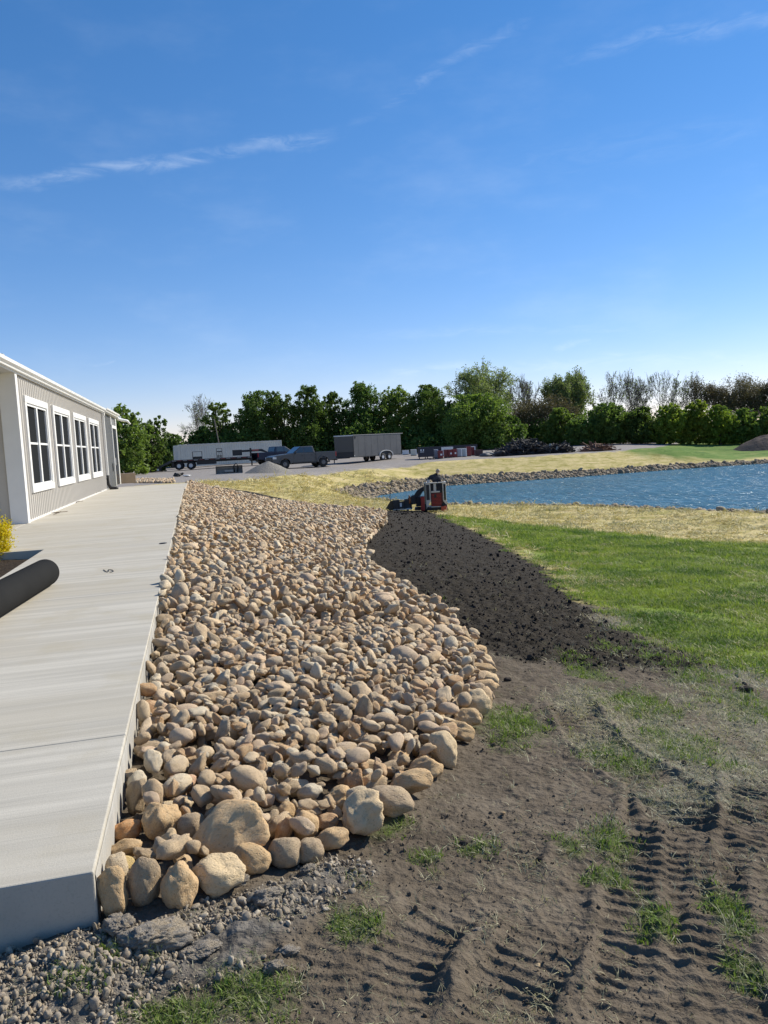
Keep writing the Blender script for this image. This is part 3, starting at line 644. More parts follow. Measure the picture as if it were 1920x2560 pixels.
for n in range(5200):                        # small stones that fill the gaps between the boulders at the front
    s = rng.uniform(.028, .05); ax, bx_, cz_ = s*rng.uniform(1.0, 1.3), s*rng.uniform(.8, 1.0), s*rng.uniform(.7, 1.0); yaw = 0.0
    x, y = pn2[int(rng.integers(len(pn2)))]; ix, iy = int((x-bx0)/CELL), int((y-by0)/CELL); m_ = int(ax/CELL)+1
    i0, i1, j0, j1 = max(iy-m_, 0), min(iy+m_+1, nyg), max(ix-m_, 0), min(ix+m_+1, nxg)
    q = ((bx0+np.arange(j0, j1)*CELL-x)[None]/ax)**2 + ((by0+np.arange(i0, i1)*CELL-y)[:, None]/bx_)**2
    patch = H[i0:i1, j0:j1]; core = patch[q < 1.4]
    if len(core) == 0 or core.max() > 20: continue
    zc = patch[q < .5].mean() + cz_*.5
    if zc - H0[min(iy, nyg-1), min(ix, nxg-1)] > .13: continue
    H[i0:i1, j0:j1] = np.where((q < 1) & (patch < 20), np.maximum(patch, zc+np.sqrt(np.maximum(1-q, 0))*cz_), patch)
    placed.append((x, y, zc, ax, bx_, cz_, rng.uniform(0, 3.1)))
placed = np.array(placed); print('stones', len(placed), 'area', area)
protos = [stone_mesh('stone', 100+i, 3, [.35, .7, 1.0, .5, .12, 1.2][i % 6], .14+.08*(i % 3), .08 if i % 5 == 0 else .02) for i in range(22)]
for p in protos: p.materials.append(SM['mix'])
near = [stone_mesh('stone', 200+i, 3, [.3, .6, 1.0, .12, .8, 1.2][i % 6], .15+.07*(i % 3), .10 if i % 4 == 0 else .02) for i in range(16)]
for p in near: p.materials.append(SM['mix'])
bed = tag(empty('rock_bed', (1.0, 8, -.3), label='long bed of tan and buff field stones filling the slope beside the concrete walkway', cat=None), kind='structure')
# the stones that show largest: size over distance, and lying on top
pdist = np.linalg.norm(placed[:, :3]-CAM, axis=1)
gi = np.clip(((placed[:, 1]-by0)/CELL).astype(int), 0, nyg-1); gj = np.clip(((placed[:, 0]-bx0)/CELL).astype(int), 0, nxg-1)
top = placed[:, 2] + placed[:, 5] - H[gi, gj] > -.012
score = placed[:, 3]/pdist*np.where(top, 1, .3); order = np.argsort(-score); big = order[:296]; rest = order[296:]
tilt = rng.normal(0, .5, (len(placed), 2))
for k in big:
    x, y, z, a_, b_, c_, yw = placed[k]
    o = bpy.data.objects.new('stone', near[int(rng.integers(16))]); C.objects.link(o); o.parent = bed
    o.location = Vector((x, y, z)) - bed.location; o.rotation_euler = (tilt[k, 0], tilt[k, 1], yw); o.scale = (a_, b_, c_)

def scatter(name, pts, rot, scl, pick, meshes, **tags):
    """one object of many instanced pieces"""
    me = bpy.data.meshes.new(name); me.vertices.add(len(pts)); me.vertices.foreach_set('co', np.asarray(pts, np.float32).ravel())
    for nm, dt, kind in (('rot', rot, 'FLOAT_VECTOR'), ('scl', scl, 'FLOAT_VECTOR')):
        at = me.attributes.new(nm, kind, 'POINT'); at.data.foreach_set('vector', np.asarray(dt, np.float32).ravel())
    at = me.attributes.new('pick', 'INT', 'POINT'); at.data.foreach_set('value', np.asarray(pick, np.int32))
    o = bpy.data.objects.new(name, me); C.objects.link(o)
    col = bpy.data.collections.new(name + '_shapes')
    for i, m_ in enumerate(meshes):
        q = bpy.data.objects.new('%s_shape_%02d' % (name, i), m_); col.objects.link(q)
    ng = bpy.data.node_groups.new(name + '_nodes', 'GeometryNodeTree')
    ng.interface.new_socket('Geometry', in_out='INPUT', socket_type='NodeSocketGeometry'); ng.interface.new_socket('Geometry', in_out='OUTPUT', socket_type='NodeSocketGeometry')
    gi_, go_ = ng.nodes.new('NodeGroupInput'), ng.nodes.new('NodeGroupOutput')
    ci = ng.nodes.new('GeometryNodeCollectionInfo'); ci.inputs['Collection'].default_value = col; ci.inputs['Separate Children'].default_value = True; ci.inputs['Reset Children'].default_value = True
    ip = ng.nodes.new('GeometryNodeInstanceOnPoints'); ip.inputs['Pick Instance'].default_value = True
    def na(nm, ty):
        n = ng.nodes.new('GeometryNodeInputNamedAttribute'); n.data_type = ty; n.inputs[0].default_value = nm
        return [s for s in n.outputs if s.enabled and s.name == 'Attribute'][0]
    e2r = ng.nodes.new('FunctionNodeEulerToRotation')
    L = ng.links; L.new(gi_.outputs[0], ip.inputs['Points']); L.new(ci.outputs[0], ip.inputs['Instance']); L.new(na('pick', 'INT'), ip.inputs['Instance Index'])
    L.new(na('rot', 'FLOAT_VECTOR'), e2r.inputs[0]); L.new(e2r.outputs[0], ip.inputs['Rotation']); L.new(na('scl', 'FLOAT_VECTOR'), ip.inputs['Scale']); L.new(ip.outputs[0], go_.inputs[0])
    md = o.modifiers.new('scatter', 'NODES'); md.node_group = ng
    return tag(o, kind='stuff', **tags)
pr = placed[rest]; o = scatter('small_stones', pr[:, :3] - np.array(bed.location), np.c_[tilt[rest], pr[:, 6]], pr[:, 3:6], rng.integers(0, 22, len(rest)), protos)
o.parent = bed

# ------------------------------------------------------------------ concrete walkway
def concrete(name, base, streak=True):
    m_ = bpy.data.materials.new(name); m_.use_nodes = True; t = NT(m_.node_tree); b = t.n['Principled BSDF']
    co = t.node('ShaderNodeNewGeometry').outputs['Position']
    s1 = t.noise(t.map(co, (.35, 9, 1), (0, 0, R(-1.5))), 1.0, 5, .6, .3); s2 = t.noise(t.map(co, (.8, 60, 1), (0, 0, R(-1))), 1.0, 4, .65); s0 = t.noise(t.map(co, (.12, 1.6, 1), (0, 0, R(3))), 1.0, 4, .55, .5); n = t.noise(co, 1.4, 6, .65); g = t.noise(co, 130, 3, .7)
    c = t.mix(t.rng(s1, .35, .65), tuple(x*.86 for x in base), tuple(x*1.08 for x in base))
    c = t.mix(t.rng(s0, .4, .62, 0, .5), c, (base[0]*.86, base[1]*.83, base[2]*.77))
    c = t.mix(t.rng(s2, .3, .5, .5, 0), c, tuple(x*.72 for x in base)); c = t.mix(t.rng(n, .5, .68, 0, .55), c, (base[0]*.84, base[1]*.80, base[2]*.70))
    c = t.mix(t.rng(g, .5, .75, 0, .45), c, tuple(x*.6 for x in base))
    t.l.new(c, b.inputs['Base Color']); b.inputs['Roughness'].default_value = .85; b.inputs['Specular IOR Level'].default_value = .3
    bp = t.node('ShaderNodeBump'); bp.inputs['Strength'].default_value = .6; bp.inputs['Distance'].default_value = .003
    t.l.new(t.m('ADD', s2, t.m('MULTIPLY', g, .6)), bp.inputs['Height']); t.l.new(bp.outputs[0], b.inputs['Normal']); return m_
CON = concrete('brushed_concrete', (.475, .443, .375)); FRM = concrete('cast_concrete', (.40, .385, .35))
walk = tag(empty('walkway', (XR-1.6, 10, 0)), kind='structure')
def panel(poly, name='concrete_panel', zb=-.30, mt=CON, bev=.006):
    mb = MB(); mb.prism([(x-walk.location.x, y-walk.location.y) for x, y in poly], zb, 0.0, 'z'); return mb.build(name, mt, walk, bevel=bev, seg=2)
J = [Y0, 3.83, 7.92, 12.62, 17.2, 21.8, 26.4, 31.0, Y1]; gp = .0018
XL = -2.33
for i, (ya, yb) in enumerate(zip(J[:-1], J[1:])):
    if i == 0: panel([(-4.2, ya), (XR, ya), (XR, yb-gp), (-4.2, yb-gp)])
    elif i == 1: panel([(-4.2, ya+gp), (XR, ya+gp), (XR, yb-gp), (-4.2, yb-gp)])
    elif i == 2: panel([(XL, ya+gp), (XR, ya+gp), (XR, yb-gp), (XL, yb-gp)])
    elif i == 3: panel([(-9, ya+gp), (XR, ya+gp), (XR, yb-gp), (-9, yb-gp)])
    elif yb <= 22: 
        panel([(XW+.01, ya+gp), (XR, ya+gp), (XR, yb-gp), (XW+.01, yb-gp)])
        panel([(-9, ya+gp), (XW-.003, ya+gp), (XW-.003, yb-gp), (-9, yb-gp)])
    else: panel([(XW+.01, ya+gp), (XR + (.06 if yb == Y1 else 0), ya+gp), (XR + (.10 if yb == Y1 else 0), yb-gp), (XW+.01, yb-gp)])
# thin overspill of concrete along the form edge: a ragged lip under the walkway's side
mb = MB(); 
ys_ = np.arange(Y0+.02, Y1-.1, .05)
vs = []
for y in ys_:
    w_ = .002 + .003*max(0, pn(y*3, .3)+.5); h_ = -.02-.012*abs(pn(y*5, 2.2))
    vs += [(XR+.0015, y, h_), (XR+w_, y, h_-.012), (XR+w_*.9, y, -.14), (XR+.0015, y, -.2)]
mb.v = [(a-walk.location.x, b-walk.location.y, c) for a, b, c in vs]
for i in range(len(ys_)-1):
    for k in range(3): mb.f.append((i*4+k, i*4+k+1, i*4+5+k, i*4+4+k))
mb.build('form_edge', FRM, walk)
# stones set as step at the far end of the walk
g = PT(487, 1222)
tag(link('stone_step', stone_mesh('stone_step', 71, 3, .9, .06, 0, (.55, .40, .16)), SM['grey']), 'flat grey stone block lying at the far corner of the walkway', 'stone block').location = PD(487, 1216, proj(g)[2])
g = PT(514, 1226)
tag(link('stone_step', stone_mesh('stone_step', 72, 3, .9, .06, 0, (.5, .35, .10)), SM['lump']), 'low grey slab right of the block at the far end of the rock bed', 'stone slab').location = PD(514, 1222, proj(g)[2])
# dark mark and scribble on the concrete
blk = mat('black_wire', (.02, .02, .02), .6)
g = P(270, 1425, .004); mb = MB(); mb.tube([P(a, b, .006) for a, b in [(259,1424),(264,1428),(269,1430),(272,1428),(271,1424),(276,1424),(281,1425),(284,1428),(279,1430),(274,1430)]], .004, 5)
tag(mb.build('wire_scrap', blk), 'thin bent piece of black wire lying on the concrete walkway', 'wire')
g = P(408, 1359, .0); mb = MB(); mb.lathe((g[0], g[1], 0), [(.0, .012), (.055, .012), (.06, .004), (.0, .003)], 'z', 14)
tag(mb.build('round_cap', blk), 'small round black cap set in the walkway near its right edge', 'cap')

# ------------------------------------------------------------------ planter, shrub and roll of fabric
sm = mat('planter_soil', (.045, .034, .025), .95, bump=.03, bscale=25, var=.5, vscale=7, spec=.1)
xs = np.linspace(-6.4, XL-.002, 60); ys = np.linspace(7.93, 12.6, 60); X_, Y_ = np.meshgrid(xs, ys)
Z_ = -.13 + fbm(X_*3, Y_*3, 5., 4)*.03
ix = np.arange(3600).reshape(60, 60); fq = np.stack([ix[:-1, :-1], ix[:-1, 1:], ix[1:, 1:], ix[1:, :-1]], -1).reshape(-1, 4)
tag(link('planting_bed', npmesh('planting_bed', np.c_[X_.ravel(), Y_.ravel(), Z_.ravel()], fq, True), sm), kind='structure')
def leafmat(name, a, b, tr=.25, rough=.6):
    m_ = bpy.data.materials.new(name); m_.use_nodes = True; t = NT(m_.node_tree); t.n.remove(t.n['Principled BSDF'])
    g = t.node('ShaderNodeNewGeometry'); rp = g.outputs['Random Per Island']; pos = g.outputs['Position']
    c = t.mix(rp, a, b); c = t.mix(t.rng(t.noise(pos, .5, 3), .35, .65, 0, .5), c, tuple((x+y)*.5*k for x, y, k in zip(a, b, (1.35, 1.2, .9))))
    oh = t.node('ShaderNodeHueSaturation'); orr = t.node('ShaderNodeObjectInfo').outputs['Random']; t.l.new(t.rng(orr, 0, 1, .80, 1.25, False), oh.inputs['Value']); t.l.new(t.rng(t.m('FRACT', t.m('MULTIPLY', orr, 7.31)), 0, 1, .485, .515, False), oh.inputs['Hue']); t.l.new(c, oh.inputs['Color']); c = oh.outputs[0]
    dfs = t.node('ShaderNodeBsdfPrincipled'); t.l.new(c, dfs.inputs['Base Color']); dfs.inputs['Roughness'].default_value = rough; dfs.inputs['Specular IOR Level'].default_value = .3
    tl = t.node('ShaderNodeBsdfTranslucent'); t.l.new(t.mix(.5, c, (a[0]*2.2, a[1]*2.2, a[2]*1.0)), tl.inputs[0])
    ms = t.node('ShaderNodeMixShader'); ms.inputs[0].default_value = tr; t.l.new(dfs.outputs[0], ms.inputs[1]); t.l.new(tl.outputs[0], ms.inputs[2])
    t.l.new(ms.outputs[0], t.n['Material Output'].inputs[0]); return m_
def leaf_cloud(name, pts, size, nrm=None, g=rng, shape=4):
    """many small leaf faces as one mesh"""
    n = len(pts); u = g.normal(size=(n, 3)); u[:, 2] += .2; u /= np.linalg.norm(u, axis=1)[:, None]
    w = np.cross(u, g.normal(size=(n, 3))); w /= np.linalg.norm(w, axis=1)[:, None]; s = size*g.uniform(.6, 1.35, (n, 1)) if np.isscalar(size) else size[:, None]
    a = pts + u*s*.62; b = pts + w*s*.34 + u*s*.05; c = pts - u*s*.5; d_ = pts - w*s*.34 + u*s*.05
    v = np.stack([a, b, c, d_], 1).reshape(-1, 3); f = np.arange(n*4).reshape(n, 4); return npmesh(name, v, f)
yl = leafmat('yellow_leaf', (.62, .52, .02), (.42, .44, .02), .35)
brk = mat('bark', (.16, .13, .10), .9, bump=.03, bscale=12, var=.3)
g0 = P(-16, 1397, -.1); cen = np.array([g0[0], g0[1], .28])
sh = tag(empty('yellow_shrub', (g0[0], g0[1], -.13)), 'bright yellow leaved shrub in the planting bed by the building', 'shrub')
cl_ = rng.normal(size=(70, 3)); cl_ /= np.linalg.norm(cl_, axis=1)[:, None]; cl_ = cl_*np.array([.28, .28, .40])*rng.uniform(.55, 1, (70, 1)) + [0, 0, .36]
pts = cl_[rng.integers(0, 70, 9000)] + rng.normal(0, .045, (9000, 3))
link('foliage', leaf_cloud('foliage', pts, .030), yl, sh)
mb = MB()
for i in range(16):
    t_ = cl_[i*4]; mb.tube([(0, 0, 0), t_*[.4, .4, .5], t_], [.008, .006, .003], 5)
mb.build('stems', brk, sh)
rf = mat('black_fabric', (.020, .020, .0195), .9, bump=.003, bscale=60, var=.15, vscale=3, spec=.05)
A_, B_ = P(112, 1432, .148), P(-95, 1548, .148); ax_ = (B_-A_)/np.linalg.norm(B_-A_); B_ = A_ + ax_*3.4
mb = MB(); rr_ = .148; pr_ = []; pts = []
for k in range(0, 10): a = k/9*math.pi/2; pts.append(A_ - ax_*(rr_*.95*math.cos(a)-.0)); pr_.append(max(rr_*math.sin(a), .004))
for k in range(1, 14): pts.append(A_ + ax_*3.4*k/13); pr_.append(rr_)
mb.tube(pts, pr_, 40); tag(mb.build('drain_pipe', rf, smooth=True), 'thick smooth black drain pipe with a domed end lying on the walkway', 'pipe')
gmt = leafmat('weed_leaf', (.08, .16, .03), (.13, .2, .04), .3)
def tuft(name, n, hgt, spread, wid, g, flop=.5, ax_=0.0):
    v = []; f = []
    for i in range(n):
        a = g.uniform(0, 6.28); r0 = spread*math.sqrt(g.random()); x, y = r0*math.cos(g.uniform(0, 6.28)), r0*math.sin(g.uniform(0, 6.28)); h = hgt*g.uniform(.45, 1.15); l = flop*h*g.uniform(.2, 1.2)
        dx, dy = math.cos(a), math.sin(a); w_ = wid*g.uniform(.6, 1.3); px_, py_ = -dy*w_/2, dx*w_/2; b = len(v)
        v += [(x-px_, y-py_, -.01), (x+px_, y+py_, -.01), (x+dx*l*.35-px_*.8, y+dy*l*.35-py_*.8, h*.6), (x+dx*l*.35+px_*.8, y+dy*l*.35+py_*.8, h*.6), (x+dx*l, y+dy*l, h)]
        f += [(b, b+1, b+3, b+2), (b+2, b+3, b+4)]
    me = bpy.data.meshes.new(name); me.from_pydata(v, [], f); return me
wd = P(42, 1393, -.12); w_ = tuft('weed', 40, .11, .07, .007, rng); w_.materials.append(gmt)
o = tag(link('weed', w_, None), 'small green weed growing in the planting bed right of the yellow shrub', 'weed'); o.location = (wd[0], wd[1], -.14)

# ------------------------------------------------------------------ building
WH = mat('white_trim', (.72, .71, .68), .45, var=.04, vscale=2); SD = mat('beige_siding', (.43, .405, .365), .5, var=.05, vscale=1.5); SDg = mat('grey_siding', (.16, .165, .165), .55, var=.05)
GL = mat('window_screen', (.022, .024, .026), .65, spec=.0); MU = mat('muntin', (.75, .75, .73), .4); BK = mat('black_rubber', (.018, .018, .018), .6); GT = mat('gutter_white', (.82, .82, .80), .35, var=.05, vscale=3); SFm = mat('soffit', (.55, .54, .52), .6)
RM = mat('roof_metal', (.62, .62, .60), .4, metal=.3)
YE, YG, HW = 41.2, 35.3, 3.35
bld = tag(empty('building', (XW, YB0, 0)), 'low beige metal sided building with white framed windows beside the walkway', 'building')
ox, oy = XW, YB0
def bb(mb, lo, hi): return mb.b2((lo[0]-ox, lo[1]-oy, lo[2]), (hi[0]-ox, hi[1]-oy, hi[2]))
WIN = [(19.12, 21.98), (22.76, 25.74), (26.48, 29.50), (30.30, 33.42)]; WZ0, WZ1 = .64, 2.90
def wallstrip(mb, y0, y1, z0, z1, x=XW, t_=.16): bb(mb, (x-t_, y0, z0), (x, y1, z1))
mb = MB()
ed = [YB0+.02]; 
for a, b in WIN: ed += [a+.10, b-.10]
ed.append(YG)
for i in range(0, len(ed), 2): wallstrip(mb, ed[i], ed[i+1], 0, HW+.2)
for a, b in WIN: wallstrip(mb, a+.10, b-.10, 0, WZ0+.1); wallstrip(mb, a+.10, b-.10, WZ1-.12, HW+.2)
mb.build('wall', SD, bld)
mb = MB(); bb(mb, (-20, YB0+.004, 0), (XW-.16, YB0+.16, HW+.4)); mb.build('end_wall', SD, bld)
mb = MB(); bb(mb, (XW-.16, YG, 0), (XW-.02, YE, HW+.2)); bb(mb, (-20, YE-.15, 0), (XW-.16, YE-.01, HW+.2)); mb.build('wall', SDg, bld)['label'] = 'dark grey wall section past the downspout'
# ribs of the siding, each a part
rib = MB().prism([(-.024, 0), (-.012, .020), (.012, .020), (.024, 0)], 0, 1.0, 'z'); 
def ribmesh(h):
    m_ = MB(); m_.prism([(0, -.027), (.021, -.013), (.021, .013), (0, .027)], 0, h, 'z'); me = bpy.data.meshes.new('rib'); me.from_pydata(m_.v, [], m_.f); me.materials.append(SD); return me
rfull, rlow, rtop = ribmesh(HW-.02), ribmesh(WZ0-.02), ribmesh(HW-WZ1-.03)
rg_ = ribmesh(HW-.02); rg_.materials[0] = SDg
def addrib(me, y, z, x=XW+.0005, rz=0.0, name='siding_rib'):
    o = bpy.data.objects.new(name, me); C.objects.link(o); o.parent = bld; o.location = (x-ox, y-oy, z); o.rotation_euler = (0, 0, rz); return o
y = YB0+.27
while y < YG-.06:
    inw = [(a, b) for a, b in WIN if a-.03 < y < b+.03]
    if inw: addrib(rlow, y, .005); addrib(rtop, y, WZ1+.025)
    else: addrib(rfull, y, .005)
    y += .2286
y = YG+.3
while y < YE-2.0: addrib(rg_, y, .005, XW-.0195); y += .30
x = XW-.3
while x > -7: addrib(rfull, YB0+.003, .005, x, -math.pi/2); x -= .2286
# windows
def window(y0, y1, z0=WZ0, z1=WZ1, lights=2):
    t_ = .17
    fr = MB()
    bb(fr, (XW+.004, y0, z0), (XW+.062, y1, z0+.15)); bb(fr, (XW+.004, y0, z1-.16), (XW+.062, y1, z1)); bb(fr, (XW+.004, y0, z0+.15), (XW+.058, y0+t_, z1-.16)); bb(fr, (XW+.004, y1-t_, z0+.15), (XW+.058, y1, z1-.16))
    w = fr.build('window', WH, bld, bevel=.006)
    i0, i1, k0, k1 = y0+t_, y1-t_, z0+.15, z1-.16
    s = MB(); e = .055
    bb(s, (XW-.03, i0, k0), (XW+.03, i0+e, k1)); bb(s, (XW-.03, i1-e, k0), (XW+.03, i1, k1)); bb(s, (XW-.03, i0+e, k0), (XW+.03, i1-e, k0+e)); bb(s, (XW-.03, i0+e, k1-e), (XW+.03, i1-e, k1))
    mid = (i0+i1)/2; bb(s, (XW-.03, mid-.075, k0+e), (XW+.034, mid+.075, k1-e)); s.build('sash', MU, w)
    kz = k0 + (k1-k0)*.52
    for a, b in ((i0+e, mid-.075), (mid+.075, i1-e)):
        for (za, zb) in ((k0+e, kz-.025), (kz+.025, k1-e)):
            p = MB(); bb(p, (XW-.024, a, za), (XW-.014, b, zb)); p.build('pane', GL, w)
        p = MB(); bb(p, (XW-.03, a, kz-.025), (XW+.008, b, kz+.025)); p.build('muntin', MU, w)
    c = MB(); bb(c, (XW+.02, i0+e, k0+.002), (XW+.05, i1-e, k0+.03)); c.build('sill', WH, w)
for a, b in WIN: window(a, b)
# dim room behind the panes
mb = MB(); bb(mb, (XW-.6, YB0+.3, .02), (XW-.55, YG-.2, HW)); mb.build('inner_wall', mat('dim_interior', (.06, .06, .06), .9), bld)
mb = MB()
for a, b in WIN:
    for y in (a+.5, b-.9): bb(mb, (XW-.3, y, WZ0+.02), (XW-.15, y+.35, WZ0+.34))
mb.build('sill_boxes', mat('pale_box', (.5, .5, .48), .7), bld)
# corner trim: a white pilaster
mb = MB(); bb(mb, (XW-.30, YB0-.06, 0), (XW+.055, YB0-.0, HW)); mb.build('corner_trim', WH, bld, bevel=.006)
mb = MB(); bb(mb, (XW+.002, YB0+.003, 0), (XW+.055, YB0+.15, HW)); mb.build('corner_trim', WH, bld, bevel=.006)
mb = MB(); bb(mb, (XW+.001, YB0+.16, 0), (XW+.016, YG-.05, .05)); mb.build('base_flashing', WH, bld)
# eave: soffit, fascia, gutter, roof
EO = .10
def eave(y0, y1, z, off):
    mb = MB(); bb(mb, (XW-.2, y0, z-.02), (XW+off-.06, y1, z)); mb.build('soffit', SFm, bld)
    mb = MB(); bb(mb, (XW+off-.06, y0, z-.03), (XW+off-.03, y1, z+.17)); mb.build('fascia', WH, bld)
    prof = [(off-.028, z+.01), (off+.03, z+.01), (off+.045, z+.05), (off+.10, z+.085), (off+.115, z+.15), (off+.105, z+.155), (off+.09, z+.10), (off+.03, z+.06), (off-.028, z+.05)]
    m2 = MB(); m2.v = []; m2.prism([(p[0], p[1]) for p in prof], y0-oy-.02, y1-oy+.02, 'y'); m2.build('gutter', GT, bld)
eave(12.5, 35.25, HW+.0, EO); eave(35.3, YE+.15, HW+.05, EO+.04)
mb = MB(); sl = .21
poly = [(XW+EO-.06-ox, HW+.175), (XW+EO-.06-ox, HW+.21), (-9.5-ox, HW+.21+(XW+EO+9.5)*sl), (-15.5-ox, HW+.19), (-15.5-ox, HW+.15), (-9.5-ox, HW+.175+(XW+EO+9.5)*sl)]
mb.prism(poly, 12.4-oy, YE+.5-oy, 'y'); mb.build('roof', RM, bld)
mb = MB(); mb.prism([(XW-.18-ox, HW+.19), (-9.5-ox, HW+.17+(XW+EO+9.5)*sl), (-15.4-ox, HW+.15), (-15.4-ox, HW-.05), (XW-.18-ox, HW-.05)], YB0+.01-oy, YB0+.14-oy, 'y'); mb.build('gable', SD, bld)
mb = MB(); bb(mb, (XW-8, 12.6, HW-.04), (XW-.22, YB0-.07, HW-.02)); mb.build('porch_ceiling', SFm, bld)
# downspout with a black boot
mb = MB(); bb(mb, (XW+.02, 35.02, .5), (XW+.12, 35.16, HW-.05)); bb(mb, (XW+.02, 35.0, HW-.15), (XW+EO+.05, 35.18, HW-.02)); mb.build('downspout', WH, bld, bevel=.01)
mb = MB(); mb.tube([(XW+.07-ox, 35.09-oy, .62), (XW+.08-ox, 35.09-oy, .25), (XW+.18-ox, 34.95-oy, .05), (XW+.45-ox, 34.75-oy, .045)], [.085, .085, .08, .075], 10); mb.build('downspout_boot', BK, bld, smooth=True)
# door and its trim in the grey section
mb = MB(); bb(mb, (XW-.018, 38.9, 0), (XW+.05, 39.05, 2.95)); bb(mb, (XW-.018, 39.05, 2.8), (XW+.05, 40.9, 2.95)); bb(mb, (XW-.018, 40.9, 0), (XW+.05, YE+.01, 3.4)); bb(mb, (XW-.018, 38.7, 2.95), (XW+.04, 38.9, 3.4)); mb.build('door_frame', WH, bld, bevel=.004)
mb = MB(); bb(mb, (XW-.018, 39.05, .05), (XW+.015, 40.9, 2.8)); dr = mb.build('door', mat('dark_door', (.02, .021, .023), .3), bld)
mb = MB(); bb(mb, (XW+.015, 39.25, 1.0), (XW+.07, 39.32, 1.35)); mb.build('handle', MU, dr, bevel=.004)
mb = MB(); bb(mb, (XW-.018, 38.2, .75), (XW+.05, 38.5, 1.1)); mb.build('outlet_box', mat('grey_box', (.12, .12, .12), .5), bld)
# curved white awning arm at the far corner
mb = MB(); p0 = PX(292, 1050, XW+.4); 
mb.tube([(XW+.08-ox, YE+.25-oy, HW+.14), (XW+.14-ox, YE+.3-oy, HW-.02), (XW+.36-ox, YE+.4-oy, HW-.08), (XW+.56-ox, YE+.45-oy, HW-.12), (XW+.70-ox, YE+.5-oy, HW-.30)], [.06, .08, .08, .07, .04], 8); mb.build('awning_arm', GT, bld, smooth=True)
# loose things by the wall
wr = mat('brown_twig', (.12, .09, .06), .9)
for i, (px, py) in enumerate([(238, 1234), (196, 1255), (150, 1283)]):
    mb = MB()
    for k in range(4 if i == 0 else 2):
        p = P(px, py, .01); r_ = np.random.default_rng(i*7+k); q = [p + np.array([r_.normal(0, .06), t_*.35+r_.normal(0, .05), abs(r_.normal(0, .05))*(3 if i == 0 else .5)]) for t_ in (-1, -.3, .4, 1)]; mb.tube(q, .008, 5)
    tag(mb.build('twig', wr), ['tangle of thin brown twigs at the foot of the wall below the fourth window', 'dark twig scrap at the foot of the wall below the third window', 'thin stick on the concrete below the first window'][i], 'twig')
# tan cube planter by the far door
ct = mat('tan_concrete', (.44, .33, .24), .8, var=.08); p = P(316, 1208.5, 0)
pb = tag(empty('planter_box', (p[0], p[1]+.5, 0), R(8)), 'square tan concrete planter at the far end of the walkway by the door', 'planter')
mb = MB()
for (a, b) in (((-.42, -.42), (.42, -.34)), ((-.42, .34), (.42, .42)), ((-.42, -.34), (-.34, .34)), ((.34, -.34), (.42, .34))): mb.b2((a[0], a[1], .0), (b[0], b[1], .52))
mb.build('box', ct, pb, bevel=.01); MB().b2((-.34, -.34, .3), (.34, .34, .44)).build('soil', sm, pb)
# far stones beyond the walkway
pts = []
for k in range(600):
    p = PT(330+rng.random()*105, 1199+rng.random()*9); pts.append([p[0], p[1], p[2]+.05])
pts = np.array(pts); scatter('far_stones', pts, rng.uniform(0, 6, (600, 3)), rng.uniform(.06, .13, (600, 1))*np.array([1, 1, .8]), rng.integers(0, 22, 600), protos, label='strip of pale stones along the gravel yard beyond the walkway end')

# ------------------------------------------------------------------ loose ground stuff: clods, crushed stone, grass
def campts(n, rmin, rmax, a0=-31, a1=31, p=0.0):
    """points in front of the camera, thinner with distance"""
    u = rng.random(n); r = rmin*(rmax/rmin)**u if p == 0 else (rmin**p + u*(rmax**p-rmin**p))**(1/p)
    a = az0 + np.radians(rng.uniform(a0, a1, n)); return r*np.sin(a), r*np.cos(a), r
def inbed(x, y): return sdpoly(x, y, BED)
lowst = [stone_mesh('clod', 300+i, 2, [.6, .9, 1.3][i % 3], .3, .05) for i in range(6)]
def dup(l, m_):
    out = []
    for q in l: c = q.copy(); c.materials.clear(); c.materials.append(m_); out.append(c)
    return out
# dark clods on the tilled soil
x, y, r = campts(60000, 3.5, 34); g = regions(x, y); k = (g['soil'] > .35+rng.random(len(x))*.3) & (inbed(x, y) < .05); x, y, r = x[k][:13000], y[k][:13000], r[k][:13000]
s = rng.uniform(.003, .009, len(x))*(1+rng.random(len(x))**9*3)*(.7+r*.045)
scatter('soil_clods', np.c_[x, y, gsurf(x, y)+s*.3], rng.uniform(0, 6.28, (len(x), 3)), s[:, None]*np.array([1.1, 1, .75]), rng.integers(0, 6, len(x)), dup(lowst, SM['soil']), label='loose dark clods over the strip of tilled black soil')
# a few clods and crumbs over the bare dirt
dm = mat('dirt_crumb', (.115, .092, .068), .95, var=.3, spec=.1)
x, y, r = campts(20000, 1.5, 12); g = regions(x, y); k = (g['soil'] < .5) & (g['lawn'] < .5) & (g['grav'] < .5) & (inbed(x, y) < 0) & ((x > XR+.1) | (y < Y0-.05)); x, y, r = x[k], y[k], r[k]
kk = fbm(x*1.5, y*1.5, 44., 3) + rng.normal(0, .3, len(x)) > .15; x, y, r = x[kk], y[kk], r[kk]
s = rng.uniform(.0018, .005, len(x))*(1+rng.random(len(x))**12*2.2)*(.7+r*.10)
scatter('dirt_crumbs', np.c_[x, y, gsurf(x, y)+s*.3], rng.uniform(0, 6.28, (len(x), 3)), s[:, None]*np.array([1.1, 1, .8]), rng.integers(0, 6, len(x)), dup(lowst, dm), label='small crumbs of dry earth scattered over the bare dirt')
